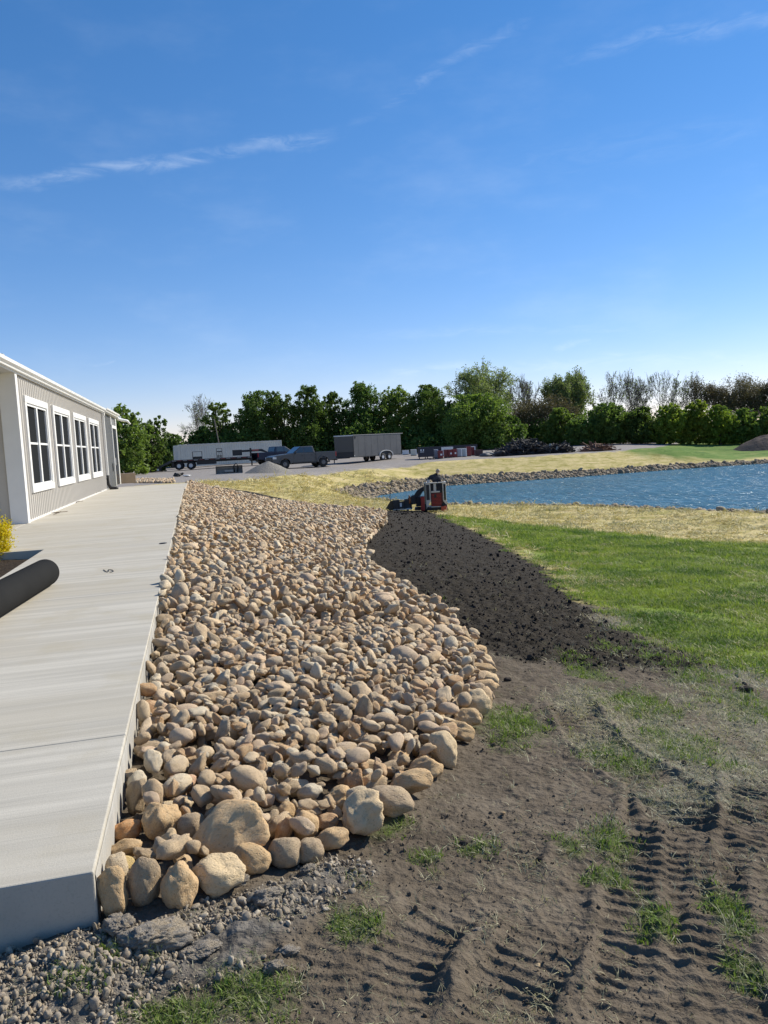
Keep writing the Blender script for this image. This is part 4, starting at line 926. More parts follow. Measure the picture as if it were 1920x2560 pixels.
# crushed stone at the foot of the walkway
x, y, r = campts(170000, 1.35, 5.5, -31, 10, 1.2); g = regions(x, y)
k = (g['grav'] > .3+rng.random(len(x))*.5) & ((x > XR+.02) | (y < Y0-.02)) & (fbm(x*4, y*4, 50., 3) > -.5 + rng.random(len(x))*.5); x, y, r = x[k][:46000], y[k][:46000], r[k][:46000]
s = rng.uniform(.0014, .0042, len(x))*(1+rng.random(len(x))**6*4.2)
scatter('crushed_stone', np.c_[x, y, gsurf(x, y)+s*.35], rng.uniform(0, 6.28, (len(x), 3)), s[:, None]*np.array([1.15, 1, .7]), rng.integers(0, 6, len(x)), dup(lowst, SM['grit']), label='pale crushed stone and grit at the foot of the walkway')
# grey lumps of set concrete and dried mud
for px, py, w_, h_, sd_, lab in [(385, 2330, 165, 100, 81, 'largest crusty grey lump of spilled concrete below the wedge shaped boulder'),
        (300, 2308, 90, 55, 82, 'rough grey lump in front of the tall boulder at the walkway corner'), (668, 2230, 90, 60, 83, 'grey lump of dried mud right of the blocky pale boulder'),
        (730, 2218, 60, 44, 84, 'smaller grey lump below the two smooth grey boulders'), (770, 2172, 50, 36, 85, 'isolated pale grey lump at the edge of the crushed stone'),
        (710, 2375, 80, 34, 86, 'flat dark grey lump among grass blades near the bottom'), (500, 2372, 100, 36, 87, 'low flat grey crust right of the largest lump'),
        (690, 2410, 60, 45, 88, 'rounded lump half sunk beside green grass at the bottom'), (600, 2200, 60, 40, 89, 'grey lump directly under the blocky pale boulder')]:
    g = PT(px, py+h_*.3); s = proj(g)[2]/F; me = stone_mesh('lump', sd_, 5, .8, .3, .16, rough=.10); o = link('concrete_lump', me, SM['lump'])
    o.location = (g[0], g[1], g[2]+h_*s*.18); o.scale = (w_*s*.55, w_*s*.45, h_*s*.6); o.rotation_euler = (0, 0, rng.uniform(-.5, .5)); tag(o, lab, 'lump', 'grey lumps by the walkway corner')
# small loose stones that stand out on the dirt
for px, py, w_, mt, lab in [(1345, 2413, 16, 'pale', 'single small white pebble inside a wide rut in the foreground'), (1258, 2031, 12, 'tan', 'small tan pebble alone on the bare dirt right of the rim'), (1352, 2150, 26, 'soil', 'black lump of soil lying in the dirt below the tyre ruts'),
        (1162, 2108, 22, 'soil', 'dark clod on smooth dirt right of the crushed stone'), (1195, 2330, 26, 'lump', 'grey clod beside the left ladder of track marks'), (1865, 1728, 34, 'soil', 'large black clod on the dirt at the right edge below the lawn'),
        (1750, 1652, 24, 'soil', 'black clod at the tip of the lawn near the right edge'), (1270, 1700, 22, 'soil', 'small black clod right of the close set rim stones')]:
    g = PT(px, py+4); s = proj(g)[2]/F; o = link('clod', stone_mesh('clod', int(px), 3, .5, .25), SM[mt]); o.location = (g[0], g[1], g[2]+w_*s*.25); o.scale = (w_*s*.55, w_*s*.5, w_*s*.4); tag(o, lab, 'clod' if mt in ('soil', 'lump') else 'pebble')

GR = {'lawn_dark': leafmat('dark_lawn_blade', (.06, .12, .014), (.12, .19, .03), .35), 'lawn': leafmat('lawn_blade', (.15, .215, .03), (.25, .30, .075), .4), 'dry': leafmat('dry_blade', (.36, .35, .25), (.24, .24, .15), .2), 'weed': leafmat('weed_blade', (.09, .155, .02), (.20, .25, .07), .35), 'straw': leafmat('straw_blade', (.50, .43, .24), (.34, .32, .15), .15)}
def tufts(kind, specs, seed):
    g = np.random.default_rng(seed); out = []
    for n, h, sp, w_, fl in specs:
        q = tuft('tuft', n, h, sp, w_, g, fl); q.materials.append(GR[kind]); out.append(q)
    return out
def rotz(n, t=.15): return np.c_[rng.normal(0, t, (n, 2)), rng.uniform(0, 6.28, n)]
# lawn
x, y, r = campts(60000, 5.5, 30, 0, 31); g = regions(x, y); k = (g['lawn'] > .12+rng.random(len(x))*.85) & (g['soil'] < .35+rng.random(len(x))*.65) & (fbm(x*.8, y*.8, 61., 3) > -.7+rng.random(len(x))*.5); x, y, r = x[k][:20000], y[k][:20000], r[k][:20000]
s = (.50+.040*r)*rng.uniform(.5, 1.25, len(x))
lpick = (rng.integers(0, 4, len(x)) + np.where(fbm(x*.6, y*1.0, 63., 4, .6)*.9 + rng.normal(0, .25, len(x)) > .12, 4, 0) + np.where(fbm(x*.45, y*.8, 65., 3)*.8 + rng.normal(0, .3, len(x)) > .52, 8, 0))
lpick = np.where(lpick > 7, 8 + lpick % 2, lpick)
scatter('lawn_grass', np.c_[x, y, gsurf(x, y)-.005], rotz(len(x)), np.c_[s*1.3, s*1.3, s*.8], lpick, tufts('lawn', [(30, .055, .09, .006, .9), (26, .07, .09, .006, .7), (22, .05, .1, .007, 1.2), (26, .06, .08, .005, 1.0)], 1) + tufts('lawn_dark', [(30, .06, .09, .006, .9), (26, .075, .09, .006, .7), (22, .05, .1, .007, 1.2), (26, .065, .08, .005, 1.0)], 5) + tufts('straw', [(18, .05, .1, .006, 1.5), (14, .05, .1, .006, 1.8)], 6), label='green blades of the lawn right of the black soil')
# green tufts in the dirt
x, y, r = campts(42000, 1.4, 11); g = regions(x, y); k = (g['patch'] > .22+rng.random(len(x))*.55) & (inbed(x, y) < -.01) & ((x > XR+.03) | (y < Y0-.04)); x, y, r = x[k][:6500], y[k][:6500], r[k][:6500]
s = (.32+.085*r)*rng.uniform(.5, 1.25, len(x))
scatter('weedy_grass', np.c_[x, y, gsurf(x, y)-.004], rotz(len(x), .3), np.c_[s, s, s], rng.integers(0, 5, len(x)), tufts('weed', [(9, .05, .05, .0045, 1.5), (7, .07, .05, .0045, 1.1), (12, .03, .06, .008, 1.6), (7, .035, .05, .011, 1.8), (8, .06, .06, .0035, 1.6)], 2), label='patches of green grass and weeds coming up through the bare dirt')
# dry cut grass lying on the dirt, and thin strays everywhere
x, y, r = campts(75000, 1.4, 13); g = regions(x, y); k = ((g['dry'] > .10+rng.random(len(x))*.5) | (rng.random(len(x)) < .035) | ((g['patch'] > .3) & (rng.random(len(x)) < .22))) & (g['lawn'] < .6) & (inbed(x, y) < -.02) & ((x > XR+.03) | (y < Y0-.04)) & ((g['soil'] < .5) | (rng.random(len(x)) < .25)); x, y, r = x[k][:15000], y[k][:15000], r[k][:15000]
s = (.30+.09*r)*rng.uniform(.5, 1.3, len(x))
scatter('dry_grass', np.c_[x, y, gsurf(x, y)-.002], rotz(len(x), .35), np.c_[s*1.2, s*1.2, s*.6], rng.integers(0, 4, len(x)), tufts('dry', [(7, .035, .05, .004, 3.0), (5, .03, .06, .0045, 3.5), (6, .04, .05, .004, 2.0), (4, .025, .05, .004, 4.0)], 3), label='pale dead grass blades lying on the dirt and soil')
# straw over the seeded strip by the pond
x, y, r = campts(60000, 11, 60); g = regions(x, y); k = (g['straw'] > .5) & (g['lawn'] < .55) & (g['soil'] < .4) & (g['yard'] < .4) & (g['field'] < .3) & (inbed(x, y) < -.1) & (sdpoly(x, y, POND) < -.4) & (x > XR+.3) & (fbm(x*.9, y*1.3, 71., 3) > -.35+rng.random(len(x))*.6); x, y, r = x[k][:13000], y[k][:13000], r[k][:13000]
s = (.25+.05*r)*rng.uniform(.5, 1.2, len(x))
scatter('straw_mulch', np.c_[x, y, gsurf(x, y)-.003], rotz(len(x), .25), np.c_[s*1.4, s*1.4, s*.5], rng.integers(0, 3, len(x)), tufts('straw', [(16, .05, .12, .010, 2.5), (14, .05, .12, .010, 2.2), (12, .06, .1, .009, 1.6)], 4), label='straw lying over the newly seeded bank of the pond')

# ------------------------------------------------------------------ riprap round the pond
rp = np.c_[rng.uniform(POND[:, 0].min()-4, POND[:, 0].max()+2, 900000), rng.uniform(POND[:, 1].min()-4, POND[:, 1].max()+4, 900000)]
rp = rp[(rp[:, 0] < 75)]; sdv = sdpoly(rp[:, 0], rp[:, 1], POND); rp = rp[(sdv < .35) & (sdv > -3.2)]; sdv = sdpoly(rp[:, 0], rp[:, 1], POND)
zz = terr(rp[:, 0], rp[:, 1]); rd = np.hypot(rp[:, 0], rp[:, 1]); ahead = rp @ np.array([math.sin(az0), math.cos(az0)]); aa = np.degrees(np.arctan2(rp[:, 0], rp[:, 1]) - az0)
near_side = (np.array([-(sdpoly(rp[:, 0]*(1+.5/rd), rp[:, 1]*(1+.5/rd), POND) - sdv)]).ravel() < 0)  # pond lies beyond: the near shore
lim = np.where(near_side, .7, np.clip(1.9-(rp[:, 0]-12)*.045, .7, 1.9))
k = (-sdv < lim*(1+.25*fbm(rp[:, 0]*.6, rp[:, 1]*.6, 81., 3))) & (np.abs(aa) < 32); rp, zz, rd, near_side = rp[k], zz[k], rd[k], near_side[k]
n = min(len(rp), 15000); rp, zz, rd, near_side = rp[:n], zz[:n], rd[:n], near_side[:n]
s = rng.uniform(.06, .14, n)*(1+rng.random(n)**8)*np.where(near_side, .9, 1.0)
scatter('riprap', np.c_[rp, np.maximum(zz, WATER-.12)+s*rng.uniform(.0, .8, n)], np.c_[rng.normal(0, .4, (n, 2)), rng.uniform(0, 6.28, n)], s[:, None]*np.c_[np.full(n, 1.1), np.ones(n), rng.uniform(.6, 1., n)], rng.integers(0, 6, n), dup([stone_mesh('riprap_stone', 400+i, 2, [.5, .8, 1.][i % 3], .2) for i in range(6)], SM['rip']), label='band of brown and buff riprap stones round the pond')
print('riprap', n)

# ------------------------------------------------------------------ trees
LM = {'dark': leafmat('dark_leaf', (.066, .115, .026), (.11, .17, .038), .46), 'green': leafmat('green_leaf', (.095, .15, .028), (.15, .21, .05), .46), 'bright': leafmat('bright_leaf', (.13, .19, .025), (.20, .26, .045), .45),
      'half': leafmat('young_leaf', (.13, .18, .06), (.19, .235, .09), .42), 'brown': leafmat('bud', (.10, .08, .045), (.13, .125, .055), .25)}
bark2 = mat('tree_bark', (.085, .07, .055), .9, var=.3); twg = mat('grey_twig', (.14, .12, .105), .85, var=.2); twd = mat('brown_twigs', (.085, .065, .05), .85, var=.2)
def seg_tubes(segs, n=4):
    """segments (a, b, ra, rb) to one mesh, vectorised"""
    a = np.array([s[0] for s in segs]); b = np.array([s[1] for s in segs]); ra = np.array([s[2] for s in segs]); rb = np.array([s[3] for s in segs])
    t = b-a; t /= np.linalg.norm(t, axis=1)[:, None]+1e-9; u = np.cross(t, [.31, .17, .93]); u /= np.linalg.norm(u, axis=1)[:, None]+1e-9; w_ = np.cross(t, u); V = []
    for p, r_ in ((a, ra), (b, rb)):
        for k in range(n):
            c = 2*math.pi*k/n; V.append(p + (u*math.cos(c)+w_*math.sin(c))*r_[:, None])
    V = np.stack(V, 1); m_ = len(segs); base = np.arange(m_)[:, None]*2*n
    Fq = np.stack([np.stack([base[:, 0]+k, base[:, 0]+(k+1) % n, base[:, 0]+n+(k+1) % n, base[:, 0]+n+k], 1) for k in range(n)], 1).reshape(-1, 4)
    return V.reshape(-1, 3), Fq
def branchy(H, Wd, g, depth=7, fork=.24, trunks=1, spread=.55, tipr=.014):
    segs = []; tips = []
    def go(p, dr, L, r_, d_):
        q = p
        for _ in range(2):
            dr2 = dr + g.normal(0, .13, 3); dr2 /= np.linalg.norm(dr2); e = q + dr2*L/2; segs.append((q, e, r_, r_*.85)); q = e; r_ *= .86; dr = dr2
            if d_ < depth and g.random() < .5 and d_ > 0:       # side shoots
                v = g.normal(size=3); v -= dr*(v @ dr); v /= np.linalg.norm(v)+1e-9; s_ = dr*.6 + v*.8; go(q, s_/np.linalg.norm(s_), L*.55, max(r_*.5, tipr), max(d_-2, 0))
        if d_ == 0: tips.append(q); return
        nb = 2 if g.random() < .6 else 3
        for k in range(nb):
            v = g.normal(size=3); v -= dr*(v @ dr); v /= np.linalg.norm(v)+1e-9; a_ = g.uniform(.22, .72)
            nd_ = dr*math.cos(a_) + v*math.sin(a_); nd_[2] += .12; nd_ /= np.linalg.norm(nd_); go(q, nd_, L*g.uniform(.70, .95), max(r_*.68, tipr), d_-1)
    for k in range(trunks):
        an = g.uniform(0, 6.28)+k*6.28/trunks; go(np.array([math.cos(an)*.15, math.sin(an)*.15, 0.]), np.array([math.cos(an)*.3*(trunks > 1), math.sin(an)*.3*(trunks > 1), 1.]), .9, .10, depth)
    allp = np.array([s[1] for s in segs]); sz = H/allp[:, 2].max(); sx = Wd/2/np.percentile(np.abs(allp[:, :2]), 96)
    sc = np.array([sx, sx, sz])
    return [(a*sc, b*sc, max(ra*sz*.55, tipr), max(rb*sz*.55, tipr)) for a, b, ra, rb in segs], np.array(tips)*sc
def crown(H, Wd, g, dens, hb=.05, lobes=13, size=.24):
    """clumps of leaves filling an uneven crown that reaches down to the ground"""
    cs = []
    for k in range(lobes):
        zf = (k+.5)/lobes*.88+.04; prof = (1-max(zf-.35, 0)**1.8/.48)**.6 if zf > .35 else .86+.4*zf
        a = k*2.4+g.uniform(-.6, .6); q = prof*g.uniform(.45, 1.0)*.66; cs.append((q*math.cos(a)*Wd/2, q*math.sin(a)*Wd/2, zf*H*g.uniform(.92, 1.03), g.uniform(.15, .25)*Wd*(1-.9*max(zf-.5, 0))))
    cs.append((g.normal(0, .10)*Wd, 0, H*.88, .14*Wd)); out = []
    for cx, cy, cz, cr in cs:
        m_ = int(dens*cr*cr*40); sub = g.normal(size=(max(int(m_/24), 6), 3)); sub /= np.linalg.norm(sub, axis=1)[:, None]; sub *= cr*g.uniform(.6, 1.15, (len(sub), 1))*np.array([1, 1, .9])
        q = sub[g.integers(0, len(sub), m_)] + g.normal(0, cr*.12, (m_, 3)); out.append(q + [cx, cy, cz])
    p = np.concatenate(out); p = p[(p[:, 2] > .1)]; 
    top_ = p[:, 2] > H; p[top_, 2] = 2*H - p[top_, 2]; return p, cs
NTREE = 0
def tree(kind, px, top, wpx, D, label, dens=None, base=None):
    global NTREE; NTREE += 1; g = np.random.default_rng(900+NTREE*13)
    hx = PD(px, top, D); bz = tz(hx[0], hx[1]); H_ = hx[2]-bz; Wd = wpx*D/F
    t = empty('tree', (hx[0], hx[1], bz), g.uniform(0, .6)); tag(t, label, 'tree', 'trees along the far side of the yard and pond')
    if kind in ('bare', 'half', 'brown'):
        segs, tips = branchy(H_, Wd*1.1, g, 6, trunks=3 if Wd > 5 else 2, tipr=.013)
        big_ = [s for s in segs if s[2] > .035]; sm_ = [s for s in segs if s[2] <= .035]
        v, f = seg_tubes(big_, 6); link('trunk', npmesh('trunk', v, f, True), bark2 if kind != 'bare' else twg, t)
        v, f = seg_tubes(sm_, 3); link('twigs', npmesh('twigs', v, f), twg if kind != 'brown' else twd, t)
        ends = np.array([s[1] for s in sm_])
        if kind != 'bare' or True:
            n = {'half': 17000 if px > 1260 else 30000, 'brown': 13000, 'bare': 700}[kind]; q = ends[g.integers(0, len(ends), n)] + g.normal(0, .18 if kind != 'brown' else .3, (n, 3))
            link('crown', leaf_cloud('crown', q, .19 if kind != 'brown' else .17, g=g), LM['half' if kind != 'brown' else 'brown'], t)
    else:
        dn = dens or {'dark': 15, 'green': 14, 'bright': 15, 'thin': 5}[kind]; p, cs = crown(H_, Wd*((1.42 if px < 1260 else 1.16) if kind in ('dark', 'green') else 1.02), g, dn*(1.25 if px > 1260 else 1.0), lobes=20 if kind != 'thin' else 14)
        mk = 'dark' if kind == 'thin' else kind; link('crown', leaf_cloud('crown', p, .245, g=g), LM[mk], t)
        segs = [(np.array([0, 0, -.2]), np.array([.1, .05, H_*.35]), .17, .12), (np.array([.1, .05, H_*.35]), np.array([0, 0, H_*.7]), .12, .06)]
        for c in cs: a = np.array([.1*g.random(), .05, H_*g.uniform(.15, .4)]); m2 = (a+np.array(c[:3]))/2 + [0, 0, -.2]; segs += [(a, m2, .08, .055), (m2, np.array(c[:3]), .055, .025)]
        v, f = seg_tubes(segs, 6); link('trunk', npmesh('trunk', v, f, True), bark2, t)
    return t
TREES = [
 ('green', 305, 1010, 105, 70, 'dense willowy tree rising right behind the far end of the building'),
 ('dark', 372, 1040, 75, 78, 'dark pointed tree just right of the tree behind the building'),
 ('dark', 425, 1085, 60, 96, 'low dark tree at the left end of the pale container'),
 ('bare', 478, 986, 135, 108, 'leafless tree above the left end of the pale container'),
 ('dark', 500, 1066, 70, 102, 'small dark leafy tree standing in front of the leafless one'),
 ('green', 546, 998, 70, 104, 'slim light green tree right of the leafless tree by the container'),
 ('thin', 600, 1040, 90, 112, 'loose low tree in the bright gap above the container'),
 ('dark', 636, 978, 105, 104, 'broad dark tree with a ragged flat crown above the middle of the container'),
 ('dark', 700, 972, 80, 104, 'dark tree between the ragged flat crown and the tallest dark one'),
 ('dark', 765, 950, 85, 103, 'tallest of the dark trees, rising above the grey pickup'),
 ('dark', 828, 978, 85, 106, 'rounded dark tree above the nose of the enclosed trailer'),
 ('dark', 905, 950, 100, 106, 'high dense dark green tree above the middle of the enclosed trailer'),
 ('green', 985, 962, 95, 107, 'full green tree above the rear end of the enclosed trailer'),
 ('dark', 1068, 962, 105, 107, 'wide dark green tree above the black dumpster'),
 ('green', 1128, 1000, 70, 104, 'green tree above the red boxes, left of the tall rounded tree'),
 ('half', 1196, 898, 150, 106, 'tall rounded tree with sparse fresh leaves, highest of the whole row'),
 ('green', 1190, 985, 150, 99, 'broad bushy green tree at the foot of the highest tree'),
 ('brown', 1335, 985, 130, 104, 'dark reddish brown budding tree right of the highest tree'),
 ('bare', 1318, 935, 90, 110, 'leafless crown showing above the reddish brown tree'),
 ('half', 1395, 935, 95, 108, 'slender sparsely leafed tree right of the reddish brown one'),
 ('half', 1458, 918, 115, 108, 'tall broad sparsely leafed tree above the right end of the brush pile'),
 ('bare', 1540, 920, 105, 112, 'leafless wide tree, first right of the tall sparsely leafed one'),
 ('bare', 1600, 926, 85, 112, 'narrow leafless tree above the dark bushy trees'),
 ('bare', 1660, 924, 105, 113, 'leafless dense tree above the dark to bright bushy trees'),
 ('bare', 1720, 928, 95, 113, 'leafless tree above the brightest bushy tree'),
 ('brown', 1785, 935, 105, 112, 'brownish tall tree above the bright bushy trees at right'),
 ('brown', 1850, 930, 105, 112, 'brown and thick budding tree, second from the right edge'),
 ('brown', 1915, 935, 100, 112, 'brown budding tree cut by the right edge of the photo'),
 ('dark', 1275, 1040, 80, 98, 'dark low tree left of the reddish brown one behind the brush pile'),
 ('green', 1400, 1020, 90, 98, 'yellowish green low tree behind the right part of the brush pile'),
 ('dark', 1455, 1050, 80, 95, 'low dark tree behind the far right end of the brush pile'),
 ('dark', 1515, 1008, 115, 96, 'large dark bushy tree above the rusty scrap'),
 ('dark', 1600, 1018, 100, 95, 'dark bushy tree right of the one above the rusty scrap'),
 ('bright', 1672, 1008, 95, 93, 'bright green bushy tree with a high top above the pond bank'),
 ('bright', 1738, 1000, 100, 93, 'tall bright green bushy tree above the far green grass'),
 ('bright', 1800, 1010, 90, 92, 'bright green bushy tree, third from the right edge'),
 ('green', 1862, 1020, 85, 92, 'green bushy tree, second from the right edge in the lower row'),
 ('green', 1925, 1014, 90, 92, 'green bushy tree in the lower row at the right edge'),
 ('green', 2010, 1010, 110, 92, 'green bushy tree just beyond the right edge of the photo')]
for a in TREES: tree(*a)
# undergrowth closing the foot of the tree row
q = []
for k in range(170):
    px = rng.uniform(270, 2050); D = rng.uniform(101, 112); top = PD(px, 1097 - (px-1200)*.052 - rng.uniform(10, 62), D); bz = tz(top[0], top[1]); h_ = max(top[2]-bz, 1.2); r_ = rng.uniform(1.3, 2.6)
    v = rng.normal(size=(420, 3)); v /= np.linalg.norm(v, axis=1)[:, None]; v *= rng.uniform(.6, 1.05, (420, 1)); q.append(v*[r_, r_, h_*.55]+[top[0], top[1], bz+h_*.45])
q = np.concatenate(q); tag(link('undergrowth', leaf_cloud('undergrowth', q, .36), LM['dark']), label='dark undergrowth closing the foot of the row of trees', kind='stuff')

# ------------------------------------------------------------------ vehicles and yard things
TY = mat('tyre_rubber', (.022, .022, .022), .85, var=.2); CHR = mat('dull_rim', (.16, .16, .165), .4, metal=.6); WRM = mat('white_rim', (.75, .75, .74), .45); VG = mat('car_glass', (.03, .045, .055), .05, spec=.9)
BLKM = mat('black_steel', (.016, .017, .019), .5, var=.2); RDM = mat('red_lens', (.35, .02, .02), .3); LENS = mat('lamp_lens', (.65, .65, .62), .15)
def wheel(parent, x, y, z, r, w, side, rim=CHR, rr_=.56):
    s = 1 if side > 0 else -1
    o = MB().lathe((x, y, z), [(r*.5, -w*.5), (r*.9, -w*.5), (r, -w*.32), (r, w*.32), (r*.9, w*.5), (r*.5, w*.5)], 'y', 26).build('wheel', TY, parent, smooth=True)
    m_ = MB().lathe((x, y+s*w*.42, z), [(.001, s*w*.03), (r*.13, s*w*.04), (r*.16, -s*w*.06), (r*(rr_-.12), -s*w*.10), (r*(rr_-.04), s*w*.06), (r*rr_, s*w*.05), (r*rr_, -s*w*.4)], 'y', 22)
    for k in range(6): a = k*math.pi/3; m_.box((x+math.cos(a)*r*.28, y+s*w*.40, z+math.sin(a)*r*.28), (r*.34, w*.10, r*.10), (0, -a, 0))
    m_.build('rim', rim, o, smooth=False); return o
def pickup(name, loc, rz, pm, label, fl=RDM):
    t = tag(empty(name, loc, rz), label, 'pickup truck'); hw = .99
    def arc(cx, r, n=9, z=.46): return [(cx+r*math.cos(math.pi*k/(n-1)), z+r*math.sin(math.pi*k/(n-1))) for k in range(n)]   # front to rear
    low = [(3.02, .62)] + [(2.52, .5)] + arc(1.93, .52) + [(1.2, .5), (-1.25, .5)]
    upper = [(-1.02, 1.32), (1.08, 1.34), (1.5, 1.33), (2.7, 1.22), (2.98, 1.12), (3.06, .95)]
    body = low[:1]+low[1:] + [(-1.02, .5)] + upper
    MB().prism(body, -hw, hw, 'y').build('body', pm, t, bevel=.035, seg=3)
    bedp = [(-1.06, .5)] + arc(-1.78, .52) + [(-2.45, .58), (-3.02, .64), (-3.05, 1.36), (-1.06, 1.36)]
    m_ = MB(); m_.prism(bedp, hw-.12, hw-.01, 'y'); m_.prism(bedp, -hw+.01, -hw+.12, 'y'); m_.b2((-3.0, -hw+.12, .8), (-1.06, hw-.12, .86)); m_.b2((-1.12, -hw+.12, .86), (-1.07, hw-.12, 1.36)); m_.build('bed', pm, t, bevel=.015)
    MB().b2((-3.07, -hw+.13, .72), (-3.0, hw-.13, 1.36)).build('tailgate', pm, t, bevel=.015)
    zb, zt = 1.325, 1.93; lo = [(-1.0, .93), (1.12, .93)]; 
    c = MB(); vb = [(-1.0, -.94, zb), (1.14, -.94, zb), (1.14, .94, zb), (-1.0, .94, zb), (-.84, -.80, zt), (.30, -.80, zt), (.30, .80, zt), (-.84, .80, zt)]
    c.add(vb, [(0, 1, 5, 4), (2, 3, 7, 6), (1, 2, 6, 5), (3, 0, 4, 7), (4, 5, 6, 7), (0, 3, 2, 1)]); c.build('cab', pm, t, bevel=.05, seg=3)
    def lerp(a, b, k): return [p+(q-p)*k for p, q in zip(a, b)]
    for s in (-1, 1):
        def sp(x, k): y = .94-(.14)*k; return (x, s*(y+.006), zb+(zt-zb)*k)
        for xa, xb, xc, xd in ((-.80, .04, .04, -.70), (.12, .92, .30, .12)):
            q = [sp(xa, .08), sp(xb, .08), sp(xc, .86), sp(xd, .86)]; q2 = [(a, b-s*.012, c_) for a, b, c_ in q]
            m_ = MB(); m_.add(q+q2, [(0, 1, 2, 3), (7, 6, 5, 4), (0, 4, 5, 1), (1, 5, 6, 2), (2, 6, 7, 3), (3, 7, 4, 0)]); m_.build('side_window', VG, t)
        m_ = MB()
        for x in (.08, -.90, 1.12): m_.b2((x-.006, s*hw-.004, .55), (x+.006, s*hw+.004, 1.30))
        m_.build('door_seam', BLKM, t)
        for x in (-.72, .22): MB().b2((x, s*hw-.01, 1.10), (x+.16, s*hw+.03, 1.14)).build('door_handle', BLKM, t)
        MB().box((.98, s*(hw+.13), 1.42), (.10, .24, .28)).build('mirror', BLKM, t, bevel=.03)
        MB().b2((2.72, s*.93-.06, .92), (3.045, s*.93+.07, 1.10)).build('headlight', LENS if s > 0 else LENS, t, bevel=.02)
        MB().b2((-3.075, s*.92-.06, .90), (-2.98, s*.92+.075, 1.3)).build('tail_light', fl, t, bevel=.01)
        for cx in (1.93, -1.78):
            m_ = MB(); a = [(cx+.60*math.cos(math.pi*k/12), .46+.60*math.sin(math.pi*k/12)) for k in range(13)]; b = [(cx+.50*math.cos(math.pi*k/12), .46+.50*math.sin(math.pi*k/12)) for k in range(13)]
            m_.prism(a+b[::-1], s*hw-.02*s, s*(hw+.05), 'y'); m_.build('fender_flare', pm, t, bevel=.008)
            wheel(t, cx, s*.83, .43, .43, .30, s)
        MB().b2((-1.0, s*.98-.07, .40), (1.2, s*.98+.07, .46)).build('running_board', BLKM, t)
    m_ = MB(); m_.add([(1.10, -.84, zb+.03), (1.10, .84, zb+.03), (.36, .72, zt-.05), (.36, -.72, zt-.05)], [(0, 1, 2, 3)]); 
    n_ = Vector((zt-zb-.08, 0, .74)).normalized()*.02; m_.v = [(a+n_.x, b, c_+n_.z) for a, b, c_ in m_.v]; m_.build('windshield', VG, t)
    m_ = MB(); m_.add([(-1.0, -.75, zb+.1), (-1.0, .75, zb+.1), (-.88, .68, zt-.1), (-.88, -.68, zt-.1)], [(0, 3, 2, 1)]); m_.v = [(a-.012, b, c_) for a, b, c_ in m_.v]; m_.build('rear_window', VG, t)
    MB().b2((3.0, -.72, .72), (3.075, .72, 1.10)).build('grille', BLKM, t, bevel=.02); MB().b2((2.95, -.98, .45), (3.18, .98, .68)).build('bumper', mat('bumper_grey', (.10, .10, .105), .45), t, bevel=.04)
    MB().b2((-3.22, -.9, .52), (-3.02, .9, .70)).build('bumper', BLKM, t, bevel=.03); MB().b2((-2.7, -.35, .38), (2.7, .35, .5)).build('underbody', BLKM, t)
    return t
def face_from(pa, pb):                       # pa rear, pb front, on the ground
    a, b = PT(*pa), PT(*pb); c = (a+b)/2; return a, b, c, math.atan2(b[1]-a[1], b[0]-a[0])
pg = mat('matte_grey_paint', (.060, .063, .068), .32, var=.05, spec=.6); pb_ = mat('dark_blue_paint', (.012, .02, .045), .3, spec=.5)
def place(pxA, DA, pxB, DB, py=1150):        # rear and front at known distances; returns ground centre and heading
    a, b = PD(pxA, py, DA), PD(pxB, py, DB); c = (a+b)/2; return (c[0], c[1], tz(c[0], c[1])), math.atan2(b[1]-a[1], b[0]-a[0])
l, rz = place(827, 70.2, 676, 67.4); pickup('pickup_truck', l, rz, pg, 'matte dark grey crew cab pickup with large black wheels in front of the enclosed trailer')
l, rz = place(628, 81, 768, 85); pickup('pickup_truck', l, rz, pb_, 'dark blue pickup mostly hidden behind the grey one, hitched to the flatbed trailer')
# enclosed trailer
EM = mat('trailer_skin', (.115, .115, .115), .38, metal=.15, var=.12, vscale=.8); ET = mat('trailer_trim', (.55, .55, .54), .35)
l, rz = place(988, 79.0, 859, 73.8); t = tag(empty('enclosed_trailer', l, rz), 'grey enclosed cargo trailer with a dark v shaped nose and white rimmed wheels', 'trailer')
Lh = 3.35; m_ = MB().b2((-Lh, -1.2, .52), (Lh, 1.2, 2.62)); m_.build('body', EM, t, bevel=.02)
m_ = MB(); m_.prism([(Lh+.002, -1.19), (Lh+1.15, -.25), (Lh+1.15, .25), (Lh+.002, 1.19)], 1.05, 2.55, 'z'); m_.build('nose', mat('nose_grey', (.06, .058, .055), .35), t, bevel=.01)
m_ = MB(); m_.prism([(Lh+.003, -1.2), (Lh+1.17, -.25), (Lh+1.17, .25), (Lh+.003, 1.2)], .50, 1.048, 'z'); m_.build('stone_guard', BLKM, t, bevel=.01)
m_ = MB(); m_.prism([(Lh+.004, -1.22), (Lh+1.2, -.26), (Lh+1.2, .26), (Lh+.004, 1.22)], 2.552, 2.66, 'z'); m_.build('nose_cap', ET, t, bevel=.01)
MB().b2((-Lh-.3, -1.23, 2.60), (Lh, 1.23, 2.67)).build('roof', mat('roof_grey', (.2, .2, .2), .4), t, bevel=.01)
MB().b2((-Lh, -1.215, .50), (Lh, 1.215, .56)).build('lower_trim', BLKM, t)
for k in range(-3, 4): MB().b2((k*.9-.012, 1.2, .58), (k*.9+.012, 1.207, 2.58)).build('panel_seam', EM, t)
